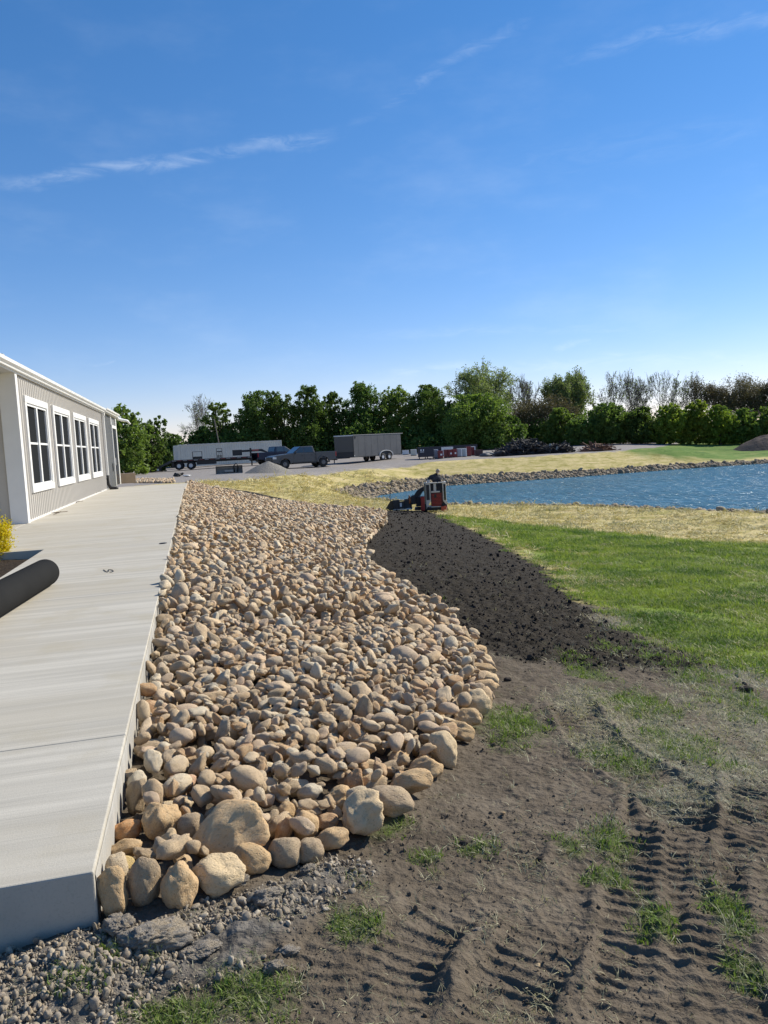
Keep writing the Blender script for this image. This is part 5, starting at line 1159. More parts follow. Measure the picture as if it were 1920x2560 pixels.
for s in (-1, 1):
    MB().b2((Lh-.04, s*1.2-.02, .55), (Lh+.03, s*1.2+.02, 2.6)).build('corner_trim', ET if s < 0 else BLKM, t)
    m_ = MB(); a = [(-1.05+.98*math.cos(math.pi*k/12), .42+.62*math.sin(math.pi*k/12)**.7) for k in range(13)]; b = [(-1.05+.92*math.cos(math.pi*k/12), .42+.56*math.sin(math.pi*k/12)**.7) for k in range(13)]
    m_.prism(a+b[::-1], s*1.19, s*1.31, 'y'); m_.build('fender', ET, t)
    m_ = MB(); m_.prism([(-2.0, .45), (-.1, .45), (-.4, .95), (-1.7, .95)], s*1.17, s*1.206, 'y'); m_.build('wheel_well', BLKM, t)
    for x in (-1.5, -.6): wheel(t, x, s*1.16, .37, .37, .22, s, WRM, .72)
MB().b2((Lh-.35, 1.2, 2.32), (Lh-.18, 1.225, 2.52)).build('vent', BLKM, t); MB().b2((Lh-.1, 1.2, .62), (Lh-.02, 1.23, .70)).build('marker_light', LENS, t)
m_ = MB(); m_.tube([(Lh+.2, -.8, .5), (Lh+2.1, 0, .5)], .06, 6); m_.tube([(Lh+.2, .8, .5), (Lh+2.1, 0, .5)], .06, 6); m_.tube([(Lh+1.5, 0, 1.0), (Lh+1.5, 0, .05)], .05, 8); m_.build('tongue', BLKM, t)
m_ = MB(); m_.b2((-Lh-.35, -.9, .48), (-Lh-.01, .9, .52)); m_.build('rear_step', BLKM, t)
# shipping container
CM = mat('container_paint', (.62, .59, .50), .55, var=.10, vscale=.7); l, rz = place(448, 87.5, 706, 93.5); t = tag(empty('shipping_container', l, rz), 'long pale grey corrugated shipping container behind the flatbed trailer', 'container')
A3, B3 = PD(448, 1150, 87.5), PD(706, 1150, 93.5); L_ = np.linalg.norm((B3-A3)[:2]); H3 = 2.62
m_ = MB(); m_.b2((-L_/2, .05, .15), (L_/2, 2.4, H3-.05)); m_.build('shell', CM, t)
def corr(nm, x0, x1, y, per=.278, d_=.036):
    v = []; x = x0
    pr = []
    while x < x1-.01: pr += [(x, 0), (x+per*.3, 0), (x+per*.5, 1), (x+per*.8, 1)]; x += per
    pr.append((x1, 0)); m2 = MB()
    for (xx, k) in pr: m2.v += [(xx, y-d_*k, .18), (xx, y-d_*k, H3-.12)]
    for i in range(len(pr)-1): m2.f.append((2*i, 2*i+2, 2*i+3, 2*i+1))
    return m2.build(nm, CM, t, rec=False)
corr('side_corrugation', -L_/2+.12, L_/2-.12, .045)
for x in (-L_/2+.05, L_/2-.05): MB().b2((x-.08, -.03, 0), (x+.08, .10, H3)).build('corner_post', CM, t, bevel=.01)
MB().b2((-L_/2, -.02, H3-.13), (L_/2, .04, H3)).build('top_rail', CM, t); MB().b2((-L_/2, -.02, .06), (L_/2, .04, .2)).build('bottom_rail', CM, t)
for k in range(2):
    d_ = MB().b2((-L_/2-.05, .08+k*1.16, .15), (-L_/2-.002, 1.2+k*1.16, H3-.1)).build('door', CM, t)
    for yy in (.35, .85): MB().tube([(-L_/2-.08, .08+k*1.16+yy, .1), (-L_/2-.08, .08+k*1.16+yy, H3-.08)], .022, 6).build('lock_rod', ET, d_)
MB().b2((-L_/2+1.1, -.045, .3), (-L_/2+1.5, -.03, .48)).build('decal', mat('yellow_decal', (.45, .33, .05), .5), t)
m_ = MB(); n0 = int(L_/.55)
for k in range(n0): m_.b2((-L_/2+.1+k*.55, -.035, H3-.02), (-L_/2+.3+k*.55, .05, H3+.02))
m_.build('roof_ridges', ET, t)
# gooseneck flatbed trailer
l, rz = place(430, 79.5, 628, 81.0); t = tag(empty('flatbed_trailer', l, rz), 'long black gooseneck flatbed trailer with lowered dovetail ramp at left', 'trailer')
A3, B3 = PD(430, 1150, 79.5), PD(628, 1150, 81); L_ = np.linalg.norm((B3-A3)[:2]); wd_ = mat('deck_wood', (.22, .19, .16), .8, var=.2)
nb = 12
for k in range(nb): MB().b2((-L_/2, -1.2+k*.2+.004, .98), (L_/2, -1.2+(k+1)*.2-.004, 1.03)).build('deck_plank', wd_, t)
m_ = MB(); m_.b2((-L_/2, -1.27, .90), (L_/2, -1.21, 1.04)); m_.b2((-L_/2, 1.21, .90), (L_/2, 1.27, 1.04)); m_.b2((-L_/2, -.5, .68), (L_/2-.1, -.38, .975)); m_.b2((-L_/2, .38, .68), (L_/2-.1, .5, .975))
for k in range(14): m_.b2((-L_/2+.2+k*(L_-.4)/13, -1.2, .86), (-L_/2+.28+k*(L_-.4)/13, 1.2, .975))
m_.build('frame', BLKM, t); m_ = MB(); m2 = MB()
for k in range(15): (m_ if k % 2 else m2).b2((-L_/2+.1+k*.55, -1.285, .93), (-L_/2+.5+k*.55, -1.272, .98))
m_.build('reflector_tape', mat('red_tape', (.22, .02, .02), .4), t); m2.build('reflector_tape', mat('white_tape', (.4, .4, .4), .4), t)
MB().b2((-L_/2+.1, -1.29, 1.042), (L_/2-.1, -1.21, 1.052)).build('rub_rail', ET, t)
rmp = MB(); rmp.prism([(-L_/2, .98), (-L_/2, .80), (-L_/2-2.0, .0), (-L_/2-2.25, .0), (-L_/2-.15, 1.0)], -1.22, -1.0, 'y'); rmp.prism([(-L_/2, .98), (-L_/2, .80), (-L_/2-2.0, .0), (-L_/2-2.25, .0), (-L_/2-.15, 1.0)], 1.0, 1.22, 'y')
for k in range(9): x = -L_/2-.2-k*.23; rmp.b2((x-.04, -1.0, .88-k*.10), (x+.04, 1.0, .95-k*.10))
rmp.b2((-L_/2-2.3, -1.25, -.02), (-L_/2-2.0, 1.25, .05)); rmp.build('ramp', mat('ramp_steel', (.05, .055, .065), .5), t)
MB().b2((-L_/2-2.2, -1.4, -.02), (-L_/2-1.0, -1.25, .42)).build('ramp_side', BLKM, t); MB().b2((-L_/2-1.45, -1.42, .06), (-L_/2-1.25, -1.402, .26)).build('label_plate', WRM, t)
for x in (-L_/2+.75, -L_/2+1.95):
    for s in (-1, 1): wheel(t, x, s*1.05, .42, .42, .28, s, WRM, .62); wheel(t, x, s*.70, .42, .42, .28, s, CHR)
m_ = MB(); m_.b2((-L_/2+.05, -1.18, .35), (-L_/2+.3, 1.18, .86)); m_.build('axle_box', BLKM, t); MB().b2((L_/2-5.6, -1.1, .45), (L_/2-3.6, -.7, .9)).build('tool_box', BLKM, t)
gn = MB(); gn.b2((L_/2-.1, -.9, .55), (L_/2+.08, .9, 1.9)); gn.prism([(L_/2-1.9, 1.72), (L_/2+1.2, 1.75), (L_/2+1.9, 1.35), (L_/2+1.95, 1.12), (L_/2+1.75, 1.12), (L_/2+1.6, 1.35), (L_/2+1.0, 1.52), (L_/2-1.9, 1.50)], -.14, .14, 'y'); gn.tube([(L_/2+1.85, 0, 1.2), (L_/2+1.85, 0, .9)], .08, 8); gn.tube([(L_/2+.05, -.7, .9), (L_/2+.05, -.7, .08)], .07, 8); gn.tube([(L_/2+.05, .7, .9), (L_/2+.05, .7, .08)], .07, 8); gn.build('gooseneck', BLKM, t, bevel=.01)
MB().b2((L_/2-1.9, -.6, 1.18), (L_/2-.9, .6, 1.78)).build('hydraulic_box', BLKM, t, bevel=.02); MB().b2((L_/2+.15, -.155, 1.60), (L_/2+.85, -.142, 1.72)).build('sign_plate', mat('red_plate', (.55, .12, .10), .4), t)
for (fx, w_, h_, lab) in ((.32, .95, .78, 'low wide steel rack standing on the flatbed deck'), (.60, .55, 1.0, 'tall narrow steel rack standing on the flatbed deck')):
    c_, s_ = math.cos(rz), math.sin(rz); xx = -L_/2+fx*L_; m_ = MB()
    for (a, b) in (((-w_/2, 0), (-w_/2, h_)), ((w_/2, 0), (w_/2, h_)), ((-w_/2, h_), (w_/2, h_)), ((-w_/2, .25), (w_/2, .25)), ((-w_/2, .08), (w_/2, .08))):
        for yy in (-.25, .25): m_.tube([(a[0], yy, a[1]), (b[0], yy, b[1])], .022, 6)
    for k in range(7): x_ = -w_/2+w_*k/6; m_.tube([(x_, -.25, .05), (x_, -.25, .25)], .016, 5)
    if fx > .5: m_.tube([(-w_*.3, -.25, .05), (0, -.25, .72), (w_*.3, -.25, .05)], .03, 6); m_.b2((-w_/2, -.26, .62), (w_/2, -.24, .72))
    else: m_.b2((-w_/2, -.2, .0), (w_/2, .2, .22))
    o = m_.build('steel_rack', BLKM); o.location = (l[0]+c_*xx, l[1]+s_*xx, l[2]+1.03); o.rotation_euler = (0, 0, rz); tag(o, lab, 'rack')
# spare bucket on the gravel
def bucket(name, w, h, dp, parent=None, m_=BLKM):
    prof = [(0, 0), (-dp, .02), (-dp*1.02, .05), (-dp*.35, h), (-.05, h*1.0), (.0, h*.9)]           # side outline: cutting edge at -dp, back near 0
    for s in (-1, 1): MB().prism([(q[0], q[1]) for q in prof], s*w/2-s*.02, s*w/2, 'x').build('side_plate', m_, parent)
    b = MB(); pr = [(-dp, 0), (-.12, 0), (0, .10), (.03, h*.5), (-.03, h*.85), (-.22, h)]; th_ = .02
    for (a, c) in zip(pr[:-1], pr[1:]): b.prism([(a[0], a[1]), (c[0], c[1]), (c[0]+.0, c[1]+th_), (a[0], a[1]+th_)] if abs(a[1]-c[1]) < .05 else [(a[0], a[1]), (a[0]-th_, a[1]), (c[0]-th_, c[1]), (c[0], c[1])], -w/2+.021, w/2-.021, 'x')
    return b.build('bucket_back', mat('worn_steel', (.20, .19, .17), .5, var=.3), parent)
g = PT(574, 1184); t = tag(empty('spare_bucket', tuple(g), R(-4)), 'empty black loader bucket sitting on the gravel beside the gravel heap', 'bucket'); bucket('spare', 2.05, .62, .75, t)
MB().b2((-1.02, -.80, -.01), (1.02, -.70, .03)).build('cutting_edge', ET, t); MB().tube([(.4, -.1, .1), (.35, -.3, .6), (.55, -.3, .78), (.7, -.25, .6), (.62, -.12, .1)], .045, 8).build('hose', BLKM, t, smooth=True)
MB().b2((-.35, -.3, .15), (.3, -.22, .3)).build('cross_bar', mat('dull_steel', (.3, .3, .28), .5), t)
# gravel heap and earth mound
def heap(name, px, py, w_, hpx, m_, label, cat, seed, sharp=1.3):
    g = PT(px, py); s = proj(g)[2]/F; rad, ht = w_*s/2, hpx*s; c = g + np.array([math.sin(az0), math.cos(az0), 0])*rad*.8
    aa_, rr2 = np.meshgrid(np.linspace(0, 2*math.pi, 73)[:-1], np.linspace(0, 1.15, 26)); x = rr2*np.cos(aa_)*rad; y = rr2*np.sin(aa_)*rad*.9
    z = ht*np.clip(1-rr2**sharp*(1+.10*pn(np.cos(aa_)*1.5+seed, np.sin(aa_)*1.5)), -.08, 1)*(1+.08*pn(x*1.5+seed, y*1.5)) + fbm(x*6, y*6, seed, 3)*.02; z = np.nan_to_num(z, nan=-.08)
    bz = terr(c[0]+x, c[1]+y) - tz(c[0], c[1]); z = z+bz-.02; ii_ = np.arange(x.size).reshape(x.shape); f = np.stack([ii_[:-1], np.roll(ii_[:-1], -1, 1), np.roll(ii_[1:], -1, 1), ii_[1:]], -1).reshape(-1, 4)
    o = link(name, npmesh(name, np.c_[x.ravel(), y.ravel(), z.ravel()], f[:, ::-1], True), m_); o.location = (c[0], c[1], tz(c[0], c[1])); return tag(o, label, cat)
gm = mat('gravel_heap', (.23, .215, .19), .95, bump=.05, bscale=14, var=.35, vscale=16, spec=.1)
heap('gravel_pile', 664, 1183, 128, 30, gm, 'cone shaped heap of grey gravel in front of the pickups', 'gravel pile', 3.1, 1.15)
em = mat('earth', (.11, .085, .07), .95, bump=.08, bscale=5, var=.3, vscale=2, spec=.1)
heap('dirt_mound', 1950, 1126, 165, 34, em, 'bare brown mound of earth at the right edge beyond the pond', 'dirt mound', 8.2, 1.6)
# crumpled black heap
g = PT(448, 1192); me = stone_mesh('heap', 77, 4, .8, .45, .2); o = link('tarp_heap', me, mat('black_plastic', (.015, .015, .015), .35, bump=.1, bscale=3)); o.location = (g[0]-.1, g[1]+.3, g[2]+.16); o.scale = (.48, .35, .30); tag(o, 'crumpled black plastic heap lying on the gravel near the walkway end', 'tarp')
g = PT(468, 1192); o = link('white_bag', stone_mesh('bag', 78, 3, .6, .4), mat('white_plastic', (.6, .6, .58), .5)); o.location = (g[0], g[1]+.2, g[2]+.08); o.scale = (.32, .2, .12); tag(o, 'small white bag beside the crumpled black heap on the gravel', 'bag')
# dumpster
g = PT(1066, 1148); D_ = proj(g)[2]; s = D_/F; NV = mat('navy_steel', (.012, .014, .030), .45, var=.1)
t = tag(empty('dumpster', tuple(g), R(-14)), 'dark navy dumpster on short legs with white lettering, left of the white and red boxes', 'dumpster'); w_ = 39*s/2
for s_ in (0,): MB().prism([(-w_, .22), (w_, .22), (w_, 1.12), (-w_, 1.2)], -.05, 1.1, 'y').build('body', NV, t, bevel=.02)
MB().b2((-w_, -.06, 1.13), (w_, 1.12, 1.17)).build('lid', BLKM, t, bevel=.01)
for x in (-w_+.08, -.1, .12, w_-.08): MB().b2((x-.04, 0, 0), (x+.04, .08, .22)).build('leg', BLKM, t)
MB().b2((-.03, -.075, .2), (.03, -.052, 1.12)).build('rib', NV, t)
m_ = MB()
for (a, b) in ((-.55, -.42), (-.30, -.20)): m_.b2((a, -.062, .82), (b, -.0545, .98))
for k in range(6): m_.b2((-.56+k*.062, -.062, .68+(.015 if k % 2 else 0)), (-.52+k*.062, -.0545, .76))
m_.build('lettering', WRM, t)
# boxes and panels along the yard
RB = mat('red_box_paint', (.16, .012, .016), .4, var=.15); WB = mat('white_panel', (.33, .37, .40), .45, var=.05); WS = mat('white_edge', (.72, .72, .70), .4)
def pxthing(name, x0, x1, y0, y1, dp, m_, label, cat, group=None, lbl=False, edge=False, dy=0.0, yaw=-12):
    g = PT((x0+x1)/2, y1) ; g = g + np.array([math.sin(az0), math.cos(az0), 0])*dy; D_ = proj(g)[2]; s = D_/F; w_, h_ = (x1-x0)*s, (y1-y0)*s; 
    t = tag(empty(name, (g[0], g[1], tz(g[0], g[1])), R(yaw)), label, cat, group)
    MB().b2((-w_/2, 0, .06), (w_/2, dp, h_)).build('box', m_, t, bevel=.02); MB().b2((-w_/2+.03, .03, 0), (w_/2-.03, dp-.03, .058)).build('skid', BLKM, t)
    if lbl: MB().b2((-w_*.05, -.012, h_*.42), (w_*.32, -.002, h_*.62)).build('label_plate', WRM, t)
    if edge: MB().b2((w_/2-.10, -.02, .06), (w_/2+.01, .04, h_+.01)).build('edge_strip', WS, t)
    MB().b2((-w_/2-.01, -.015, h_-.04), (w_/2+.01, dp+.01, h_+.012)).build('lid', m_ if not edge else WS, t); return t
GB = 'boxes and panels lined up along the yard'
pxthing('white_cabinet', 1086, 1096, 1124, 1145.5, .8, WB, 'white upright cabinet next to the navy dumpster', 'cabinet', GB, edge=True)
pxthing('red_box', 1096, 1108, 1127, 1147, .7, RB, 'low red box between the two left white things, with a small white label', 'box', GB, lbl=True)
pxthing('white_cabinet', 1108, 1136, 1119, 1141, .6, WS, 'wide white cabinet half hidden behind the red boxes', 'cabinet', GB, dy=1.2)
pxthing('red_box', 1111, 1120, 1124.5, 1144.5, .6, RB, 'plain narrow red box in the middle of the row', 'box', GB)
pxthing('red_box', 1121, 1132, 1124, 1144, .6, RB, 'red box with a large white label in the middle of the row', 'box', GB, lbl=True)
pxthing('red_box', 1132.5, 1143, 1123, 1143.5, .6, RB, 'red box with a white label touching the two white panels', 'box', GB, lbl=True)
pxthing('white_cabinet', 1144, 1156, 1121.5, 1142.5, .7, WB, 'left one of the two white panels standing side by side', 'cabinet', GB, edge=True)
pxthing('white_cabinet', 1157, 1167, 1121, 1142, .7, WB, 'right one of the two white panels standing side by side', 'cabinet', GB, edge=True)
pxthing('red_box', 1168, 1178, 1117, 1141, .8, RB, 'tall red box, left of the two tall ones at the right end of the row', 'box', GB)
pxthing('red_box', 1179, 1189, 1116.5, 1138.5, .8, RB, 'tall red box at the right end of the row with a white blaze', 'box', GB, edge=True)
pxthing('brown_crate', 1191, 1208, 1125, 1140, .8, mat('brown_board', (.085, .05, .045), .8, var=.2), 'dark brown crate right of the red boxes', 'crate', yaw=-8)
pxthing('white_tank', 1009, 1025, 1127, 1138.5, .8, mat('white_tank', (.62, .63, .62), .4), 'white tank with a dark swirl left of the cream cabinet', 'tank', lbl=False, dy=3)
pxthing('cream_cabinet', 1030, 1044, 1125, 1140.5, .8, mat('cream_paint', (.60, .58, .48), .5), 'cream cabinet with a slanted top left of the navy dumpster', 'cabinet', edge=True, dy=2)
# long dark rack behind the boxes
g0, g1 = PD(1076, 1117, 82.5), PD(1190, 1112, 84.5); c = (g0+g1)/2; L_ = np.linalg.norm((g1-g0)[:2]); bz = tz(c[0], c[1]); rz = math.atan2(g1[1]-g0[1], g1[0]-g0[0])
t = tag(empty('steel_rack', (c[0], c[1], bz), rz), 'long black steel rack behind the red and white boxes', 'rack'); hz = c[2]-bz
MB().b2((-L_/2, -.3, hz-.25), (L_/2, .9, hz-.02)).build('beam', NV, t); MB().b2((-L_/2, -.32, hz-.02), (L_/2, -.28, hz+.05)).build('rail', BLKM, t)
for k in range(6): x = -L_/2+.1+k*(L_-.2)/5; MB().b2((x-.05, -.3, 0), (x+.05, .9, hz-.25)).build('leg', BLKM, t)
MB().b2((-L_/2, -.2, .3), (-L_/2+1.6, .8, hz-.25)).build('bin', NV, t)
# brush pile and debris
bm1 = mat('charred_wood', (.045, .04, .038), .85, var=.5, vscale=1.5); bm2 = mat('grey_wood', (.22, .20, .17), .85, var=.3)
def tangle(x0, x1, ytop, ybase, n, seed, lmin, lmax, rmin, rmax, dp=3.0):
    g_ = np.random.default_rng(seed); out = []; cc = {}
    for k in range(n):
        px = g_.uniform(x0, x1); e = 1-abs((px-(x0+x1)/2)/((x1-x0)/2))**2.5; ck = int(px/4)
        if ck not in cc: cc[ck] = PT(ck*4+2, ybase((px-x0)/(x1-x0)))
        b = cc[ck] + M[:, 0]*((px-ck*4-2)*proj(cc[ck])[2]/F); D_ = proj(b)[2]; hm = ((ybase((px-x0)/(x1-x0)) if callable(ybase) else ybase)-ytop)*D_/F*max(e, .15)
        off = g_.uniform(0, dp); c = b + np.array([math.sin(az0), math.cos(az0), 0])*off; zg = b[2]+.02; z = zg + g_.uniform(.0, 1)*hm*(1-abs(off/dp-.5)*.6); a = g_.uniform(0, 6.28); dz = g_.normal(0, .35); L = g_.uniform(lmin, lmax)
        v = np.array([math.cos(a), math.sin(a), dz])*L/2; r_ = g_.uniform(rmin, rmax); p0 = np.array([c[0], c[1], z])-v; p1 = p0+2*v; mid = (p0+p1)/2+g_.normal(0, L*.08, 3); p0[2] = max(p0[2], zg); p1[2] = max(p1[2], zg)
        out += [(p0, mid, r_, r_*.85), (mid, p1, r_*.85, r_*.55)]
    return out
yb = lambda k: 1141-8*k
v, f = seg_tubes(tangle(1255, 1392, 1099, yb, 1500, 5, .4, 1.5, .02, .10, 4), 5)
tag(link('brush_pile', npmesh('brush_pile', v, f), bm1), 'big dark heap of tangled branches and roots along the yard edge', 'brush pile')
v, f = seg_tubes(tangle(1372, 1436, 1108, lambda k: 1134-3*k, 380, 6, .4, 1.6, .03, .09, 3), 5)
tag(link('brush_pile', npmesh('brush_pile', v, f), bm1), 'smaller scrap of dark logs at the right end of the brush heap', 'brush pile')
v, f = seg_tubes(tangle(1478, 1532, 1114, lambda k: 1129-3*k, 160, 7, .6, 2.2, .03, .08, 2.5), 5)
tag(link('scrap_pile', npmesh('scrap_pile', v, f), mat('rusty_wood', (.16, .08, .05), .85, var=.4)), 'low rusty brown pile of scrap right of the brush heap', 'scrap pile')
for px, py, w_, h_, seed, m_, lab, cat in [(1222, 1134, 42, 16, 61, mat('grey_sheet', (.10, .10, .105), .6), 'dark grey bundle of corrugated sheets left of the brush heap', 'sheets'), (1262, 1130, 40, 26, 62, bm1, 'black root clump leaning at the left of the brush heap', 'root clump')]:
    g = PT(px, py+h_*.3+3); s = proj(g)[2]/F; o = link(cat.replace(' ', '_'), stone_mesh('lump', seed, 3, 1, .35), m_); o.location = (g[0], g[1]+.6, g[2]+h_*s*.3); o.scale = (w_*s*.5, .8, h_*s*.5); tag(o, lab, cat)
for a, b, r_, lab in [((1215, 1131), (1247, 1136), .10, 'long pale peeled log lying left of the brush heap'), ((1260, 1137), (1275, 1127), .13, 'short pale log leaning at the foot of the brush heap'), ((1376, 1131), (1376, 1109), .14, 'pale log standing upright in the brush heap'), ((1392, 1125), (1396, 1112), .12, 'short grey log propped right of the upright one')]:
    g = PT(a[0], 1141-8*(a[0]-1200)/190); D_ = proj(g)[2]-.3; p, q = PD(*a, D_), PD(*b, D_); o = MB().tube([p, (p+q)/2, q], [r_, r_*.95, r_*.8], 10).build('log', mat('pale_log', (.42, .38, .31), .8, var=.2), smooth=False); tag(o, lab, 'log')
# pole leaning in the trees
p, q = PD(552, 1086, 97), PD(545, 1072, 97); p[2] = tz(p[0], p[1]); o = MB().tube([p, q+np.array([-.4, 0, 1.3])], .07, 8).build('pole', twg); tag(o, 'pale thin pole leaning in front of the trees above the container', 'pole')

# ------------------------------------------------------------------ compact loader
g = PT(1090, 1280.5); D_ = proj(g)[2]; U = D_/F; q_ = U/10.369
yaw = -math.atan2(ray(1090, 1280)[0], ray(1090, 1280)[1])
LD = tag(empty('compact_loader', tuple(g), yaw), 'white and red compact loader seen from behind on the black soil by the pond', 'loader')
def lx(zx): return (zx-940)*q_
def lz(zy): return (1455-zy)*q_
LWm = mat('loader_white', (.52, .50, .46), .4, var=.06); LRd = mat('loader_red', (.30, .022, .015), .45, var=.15); LOr = mat('loader_orange', (.34, .06, .03), .5); LG = mat('loader_glass', (.012, .018, .03), .08, spec=.9); LBk = mat('loader_black', (.013, .014, .016), .5)
def lb(name, x0, x1, y0, y1, d0, d1, m_, parent=LD, bev=.01):
    return MB().b2((lx(x0), d0, lz(y1)), (lx(x1), d1, lz(y0))).build(name, m_, parent, bevel=bev)
MB().prism([(lx(700), lz(1370)), (lx(700), lz(690)), (lx(822), lz(700)), (lx(822), lz(1150)), (lx(735), lz(1300))], -.0, .95, 'y').build('left_column', LWm, LD, bevel=.012)
MB().prism([(lx(1225), lz(1400)), (lx(1225), lz(690)), (lx(1135), lz(700)), (lx(1135), lz(1160)), (lx(1200), lz(1260)), (lx(1200), lz(1400))], -.0, .95, 'y').build('right_column', LWm, LD, bevel=.012)
lb('left_recess', 712, 795, 735, 1130, -.012, -.002, LBk); lb('right_recess', 1162, 1215, 735, 1150, -.012, -.002, LG)
lb('side_panel', 655, 698, 700, 1340, .02, 1.1, mat('loader_side', (.17, .17, .13), .5, var=.15)); 
lb('top_cap', 700, 1225, 684, 704, -.02, .25, LWm); lb('window', 824, 1133, 706, 948, .04, .07, LG, bev=.004); lb('window_post', 905, 972, 706, 905, .02, .038, LWm); lb('latch_bar', 838, 1062, 905, 945, .0, .036, LWm)
eng = lb('engine_door', 824, 1133, 950, 1300, .02, .5, mat('door_shaded_red', (.07, .008, .008), .5))  # darker than the louvres: shade of the gaps between them put into the colour
for k in range(9): y = 975+k*36; MB().b2((lx(842), -.015, lz(y+20)), (lx(1090), .018, lz(y))).build('louvre', LRd, eng, bevel=.003)
lb('exhaust_hole', 915, 970, 985, 1080, -.022, -.016, LBk, eng); lb('lower_lip', 820, 1140, 1302, 1325, -.03, .4, LWm)
lb('chassis', 710, 1200, 1325, 1410, .1, 1.2, LBk); lb('track_guard', 1075, 1215, 1300, 1455, -.10, .35, LOr, bev=.02); lb('track_guard', 560, 660, 1030, 1400, -.02, .25, LRd, bev=.015)
for x0, x1 in ((560, 720), (1100, 1225)):
    for yy in (.25, 1.0):
        r_ = .26; cx = lx((x0+x1)/2); o = MB().lathe((cx, yy, r_), [(r_*.4, -.13), (r_*.9, -.13), (r_, -.09), (r_, .09), (r_*.9, .13), (r_*.4, .13)], 'x', 20).build('wheel', TY, LD, smooth=True); MB().lathe((cx, yy, r_), [(.001, -.10), (r_*.5, -.10), (r_*.55, -.12), (r_*.55, .12), (r_*.5, .10), (.001, .10)], 'x', 16).build('rim', WRM, o)
# top rail and operator well
m_ = MB(); zt = lz(600)
for yy in (.05, .8): m_.tube([(lx(700), yy, lz(690)), (lx(712), yy, lz(625)), (lx(740), yy, zt), (lx(1110), yy, zt), (lx(1150), yy, lz(630)), (lx(1160), yy, lz(690))], .014, 8)
m_.tube([(lx(740), .05, zt), (lx(740), .8, zt)], .014, 8); m_.tube([(lx(1110), .05, zt), (lx(1110), .8, zt)], .014, 8); m_.build('guard_rail', LBk, LD, smooth=True)
lb('floor', 824, 1133, 1290, 1302, .52, 1.0, LBk); lb('seat', 880, 1080, 1020, 1060, .55, .85, LBk); lb('control_box', 735, 820, 620, 684, .25, .5, LWm); 
# lift arm, curved and black, reaching left and forward to the bucket
for dy in (.35, .62):
    a = [(650, 790), (560, 830), (470, 890), (400, 980), (350, 1080), (330, 1200)]; b = [(430, 1240), (450, 1120), (520, 1010), (600, 930), (660, 900)]
    MB().prism([(lx(p), lz(r_)) for p, r_ in a+b], dy, dy+.07, 'y').build('lift_arm', LBk, LD, bevel=.006)
MB().prism([(lx(p), lz(r_)) for p, r_ in [(300, 1030), (360, 1000), (420, 1060), (430, 1230), (310, 1240)]], .2, .75, 'y').build('arm_plate', LBk, LD, bevel=.01)
m_ = MB().tube([(lx(640), .5, lz(850)), (lx(440), .5, lz(1180))], [.03, .03], 8); m_.build('hydraulic_cylinder', mat('cylinder_grey', (.3, .28, .25), .35), LD, smooth=True)
MB().tube([(lx(235), .3, lz(1110)), (lx(262), .3, lz(1005)), (lx(290), .3, lz(1100)), (lx(270), .3, lz(1215))], [.03, .05, .06, .04], 10).build('hose', mat('orange_hose', (.35, .14, .07), .6), LD, smooth=True)
lb('front_frame', 430, 560, 1060, 1300, .3, .9, LBk); lb('step', 390, 560, 1330, 1400, .3, .8, LBk)
# front bucket turned sideways, its back towards the camera
p0, p1 = (961, 1266), (1030, 1263); bx_0, bx_1 = (961-1090)*U, (1030-1090)*U; bz_ = .17
bk = MB(); bk.prism([(bx_0, bz_), (bx_0+.52*(bx_1-bx_0)*.45, bz_+.37), (bx_0+.25*(bx_1-bx_0), bz_-.01+.0)], .5, .55, 'y'); 
h_ = 22*U; wB = bx_1-bx_0
MB().prism([(bx_0, bz_), (bx_0+.22*wB, bz_+h_), (bx_0+.32*wB, bz_+h_), (bx_0+.36*wB, bz_-.03)], .35, .40, 'y').build('bucket_side', LBk, LD)
b2_ = MB(); b2_.prism([(bx_0+.30*wB, bz_-.0), (bx_0+.30*wB, bz_+h_+.02), (bx_0+.55*wB, bz_+h_+.03), (bx_0+.56*wB, bz_+h_-.06), (bx_0+.72*wB, bz_+h_-.04), (bx_0+.73*wB, bz_+h_+.05), (bx_1, bz_+h_+.05), (bx_1, bz_+.03)], .40, .44, 'y'); b2_.b2((bx_0+.05*wB, .44, bz_-.03), (bx_1, 1.1, bz_+.0)); b2_.build('bucket', mat('bucket_steel', (.03, .034, .042), .4, var=.2), LD)
for k in (.30, .52, .74, .98): MB().b2((bx_0+k*wB-.02, .33, bz_), (bx_0+k*wB+.02, .398, bz_+h_)).build('bucket_rib', LBk, LD)
MB().b2((bx_0+.56*wB, .382, bz_+.10), (bx_0+.63*wB, .396, bz_+.27)).build('label_plate', WRM, LD); MB().b2((bx_0+.3*wB, .30, bz_-.03), (bx_1, .40, bz_-.002)).build('bucket_edge', ET, LD)
# thin dark stake behind the bucket
g2 = PT(978, 1263); o = MB().tube([g2, g2+np.array([-.02, .1, .45]), g2+np.array([.06, .1, .95])], [.022, .02, .012], 6).build('stake', LBk); tag(o, 'thin dark stake standing behind the loader bucket at the water', 'stake')

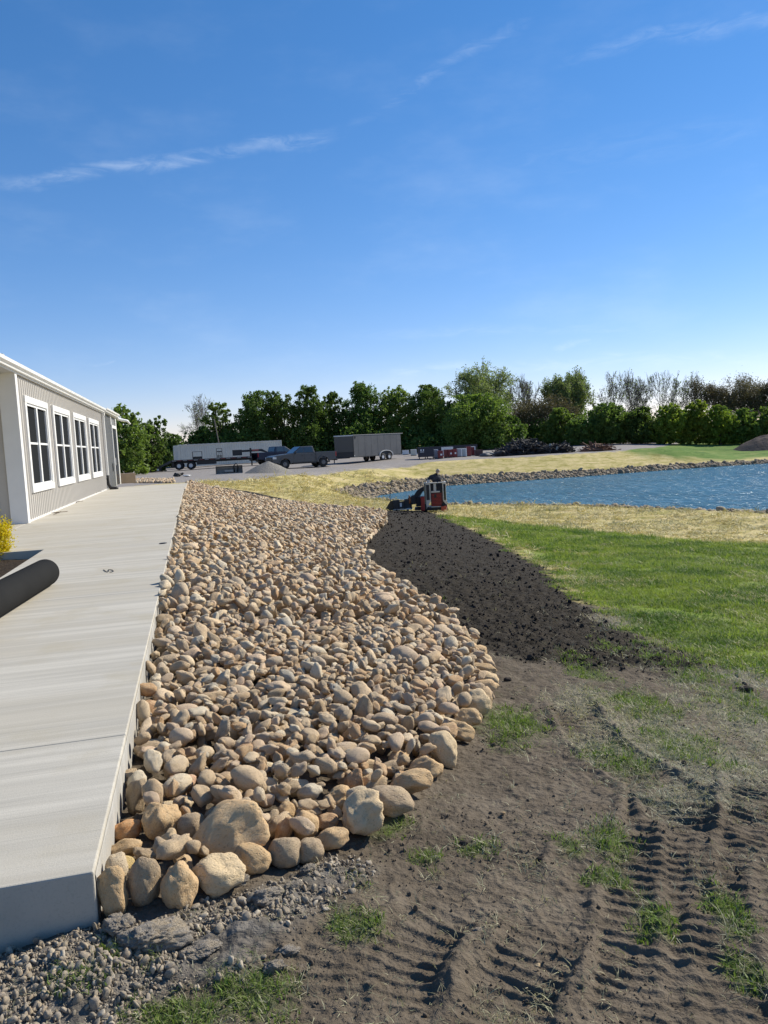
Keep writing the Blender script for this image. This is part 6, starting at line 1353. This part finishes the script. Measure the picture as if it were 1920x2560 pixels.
# ------------------------------------------------------------------ the operator: one skinned body bending over the machine
def skin_body(name, joints, edges, rad, m_, parent, sub=2):
    me = bpy.data.meshes.new(name); me.from_pydata(joints, edges, []); o = bpy.data.objects.new(name, me); C.objects.link(o); o.parent = parent; me.materials.append(m_)
    sk = o.modifiers.new('skin', 'SKIN'); sk.use_smooth_shade = True
    for v_, r_ in zip(me.skin_vertices[0].data if me.skin_vertices else [], rad): v_.radius = (r_, r_)
    if not me.skin_vertices: 
        pass
    sb = o.modifiers.new('sub', 'SUBSURF'); sb.levels = sub; sb.render_levels = sub; return o
pe = tag(empty('person', tuple(g), yaw), 'person in dark clothes and a cap bending over behind the top rail of the loader', 'person')
hx, hz_ = lx(1035), lz(470)
J_ = [(.12, .68, .95), (.10, .66, 1.10), (.02, .64, 1.28), (.0, .62, 1.40), (.06, .60, 1.47), (.11, .58, 1.52),                        # 0 pelvis 1 waist 2 chest 3 upper 4 neck 5 neck top
      (-.17, .60, 1.40), (-.27, .52, 1.22), (-.22, .36, 1.10), (-.20, .28, 1.09),                                                     # 6 l shoulder 7 elbow 8 wrist 9 hand
      (.17, .64, 1.36), (.25, .56, 1.16), (.17, .38, 1.08), (.13, .30, 1.08),                                                           # 10 r shoulder..
      (.03, .68, .88), (.02, .72, .52), (.02, .70, .22), (.02, .60, .18), (.21, .68, .88), (.22, .74, .52), (.22, .72, .22), (.22, .62, .18)]
E_ = [(0, 1), (1, 2), (2, 3), (3, 4), (4, 5), (3, 6), (6, 7), (7, 8), (8, 9), (3, 10), (10, 11), (11, 12), (12, 13), (0, 14), (14, 15), (15, 16), (16, 17), (0, 18), (18, 19), (19, 20), (20, 21)]
Rr = [.14, .13, .155, .14, .065, .055, .075, .052, .036, .034, .075, .052, .036, .034, .09, .065, .045, .045, .09, .065, .045, .045]
sc_ = min(1.12, max(.8, (hz_)/1.52)); J_ = [(a*sc_, b, c_*sc_) for a, b, c_ in J_]
jk = mat('dark_jacket', (.028, .032, .042), .9, bump=.01, bscale=12, var=.2); skn = mat('skin', (.34, .19, .13), .6); cap = mat('tan_cap', (.35, .29, .22), .85)
bo = skin_body('body', J_, E_, [r_*sc_ for r_ in Rr], jk, pe)
hd = MB(); hc = (.145*sc_, .56, 1.60*sc_)
me = stone_mesh('head', 5, 4, .0, .02, 0, (.078, .10, .115)); h = link('head', me, skn, pe, smooth=True); h.location = hc; h.rotation_euler = (R(35), R(12), R(10))
MB().lathe((0, 0, .01), [(.088, .0), (.09, .03), (.08, .075), (.05, .105), (.001, .118)], 'z', 18).build('cap', cap, h, smooth=True); MB().prism([(-.07, -.08), (.07, -.08), (.05, -.17), (-.05, -.17)], .02, .03, 'z').build('cap_brim', cap, h)
MB().prism([(-.012, -.095), (.012, -.095), (.0, -.125)], -.035, .005, 'z').build('nose', skn, h)
for s_ in (-1, 1): MB().box((s_*.08, .0, -.01), (.016, .035, .055)).build('ear', skn, h, bevel=.006)
for (w0, el0) in ((J_[9], J_[8]), (J_[13], J_[12])):
    w0 = Vector(w0); dr = (w0-Vector(el0)).normalized(); sd3 = dr.cross(Vector((0, 0, 1))).normalized(); hm = MB(); hm.tube([w0-dr*.02, w0+dr*.05, w0+dr*.09], [.03, .04, .035], 8)
    for k, L in enumerate((.055, .065, .06, .045)): b_ = w0+dr*.085+sd3*(k-1.5)*.02; hm.tube([b_, b_+dr*L*.5+Vector((0, 0, -.012)), b_+dr*L*.75+Vector((0, 0, -.035))], [.0095, .009, .0075], 6)
    hm.tube([w0+dr*.02+sd3*.035, w0+dr*.055+sd3*.06+Vector((0, 0, -.01)), w0+dr*.08+sd3*.055+Vector((0, 0, -.02))], [.011, .0105, .008], 6); hm.build('hand', skn, pe, smooth=True)
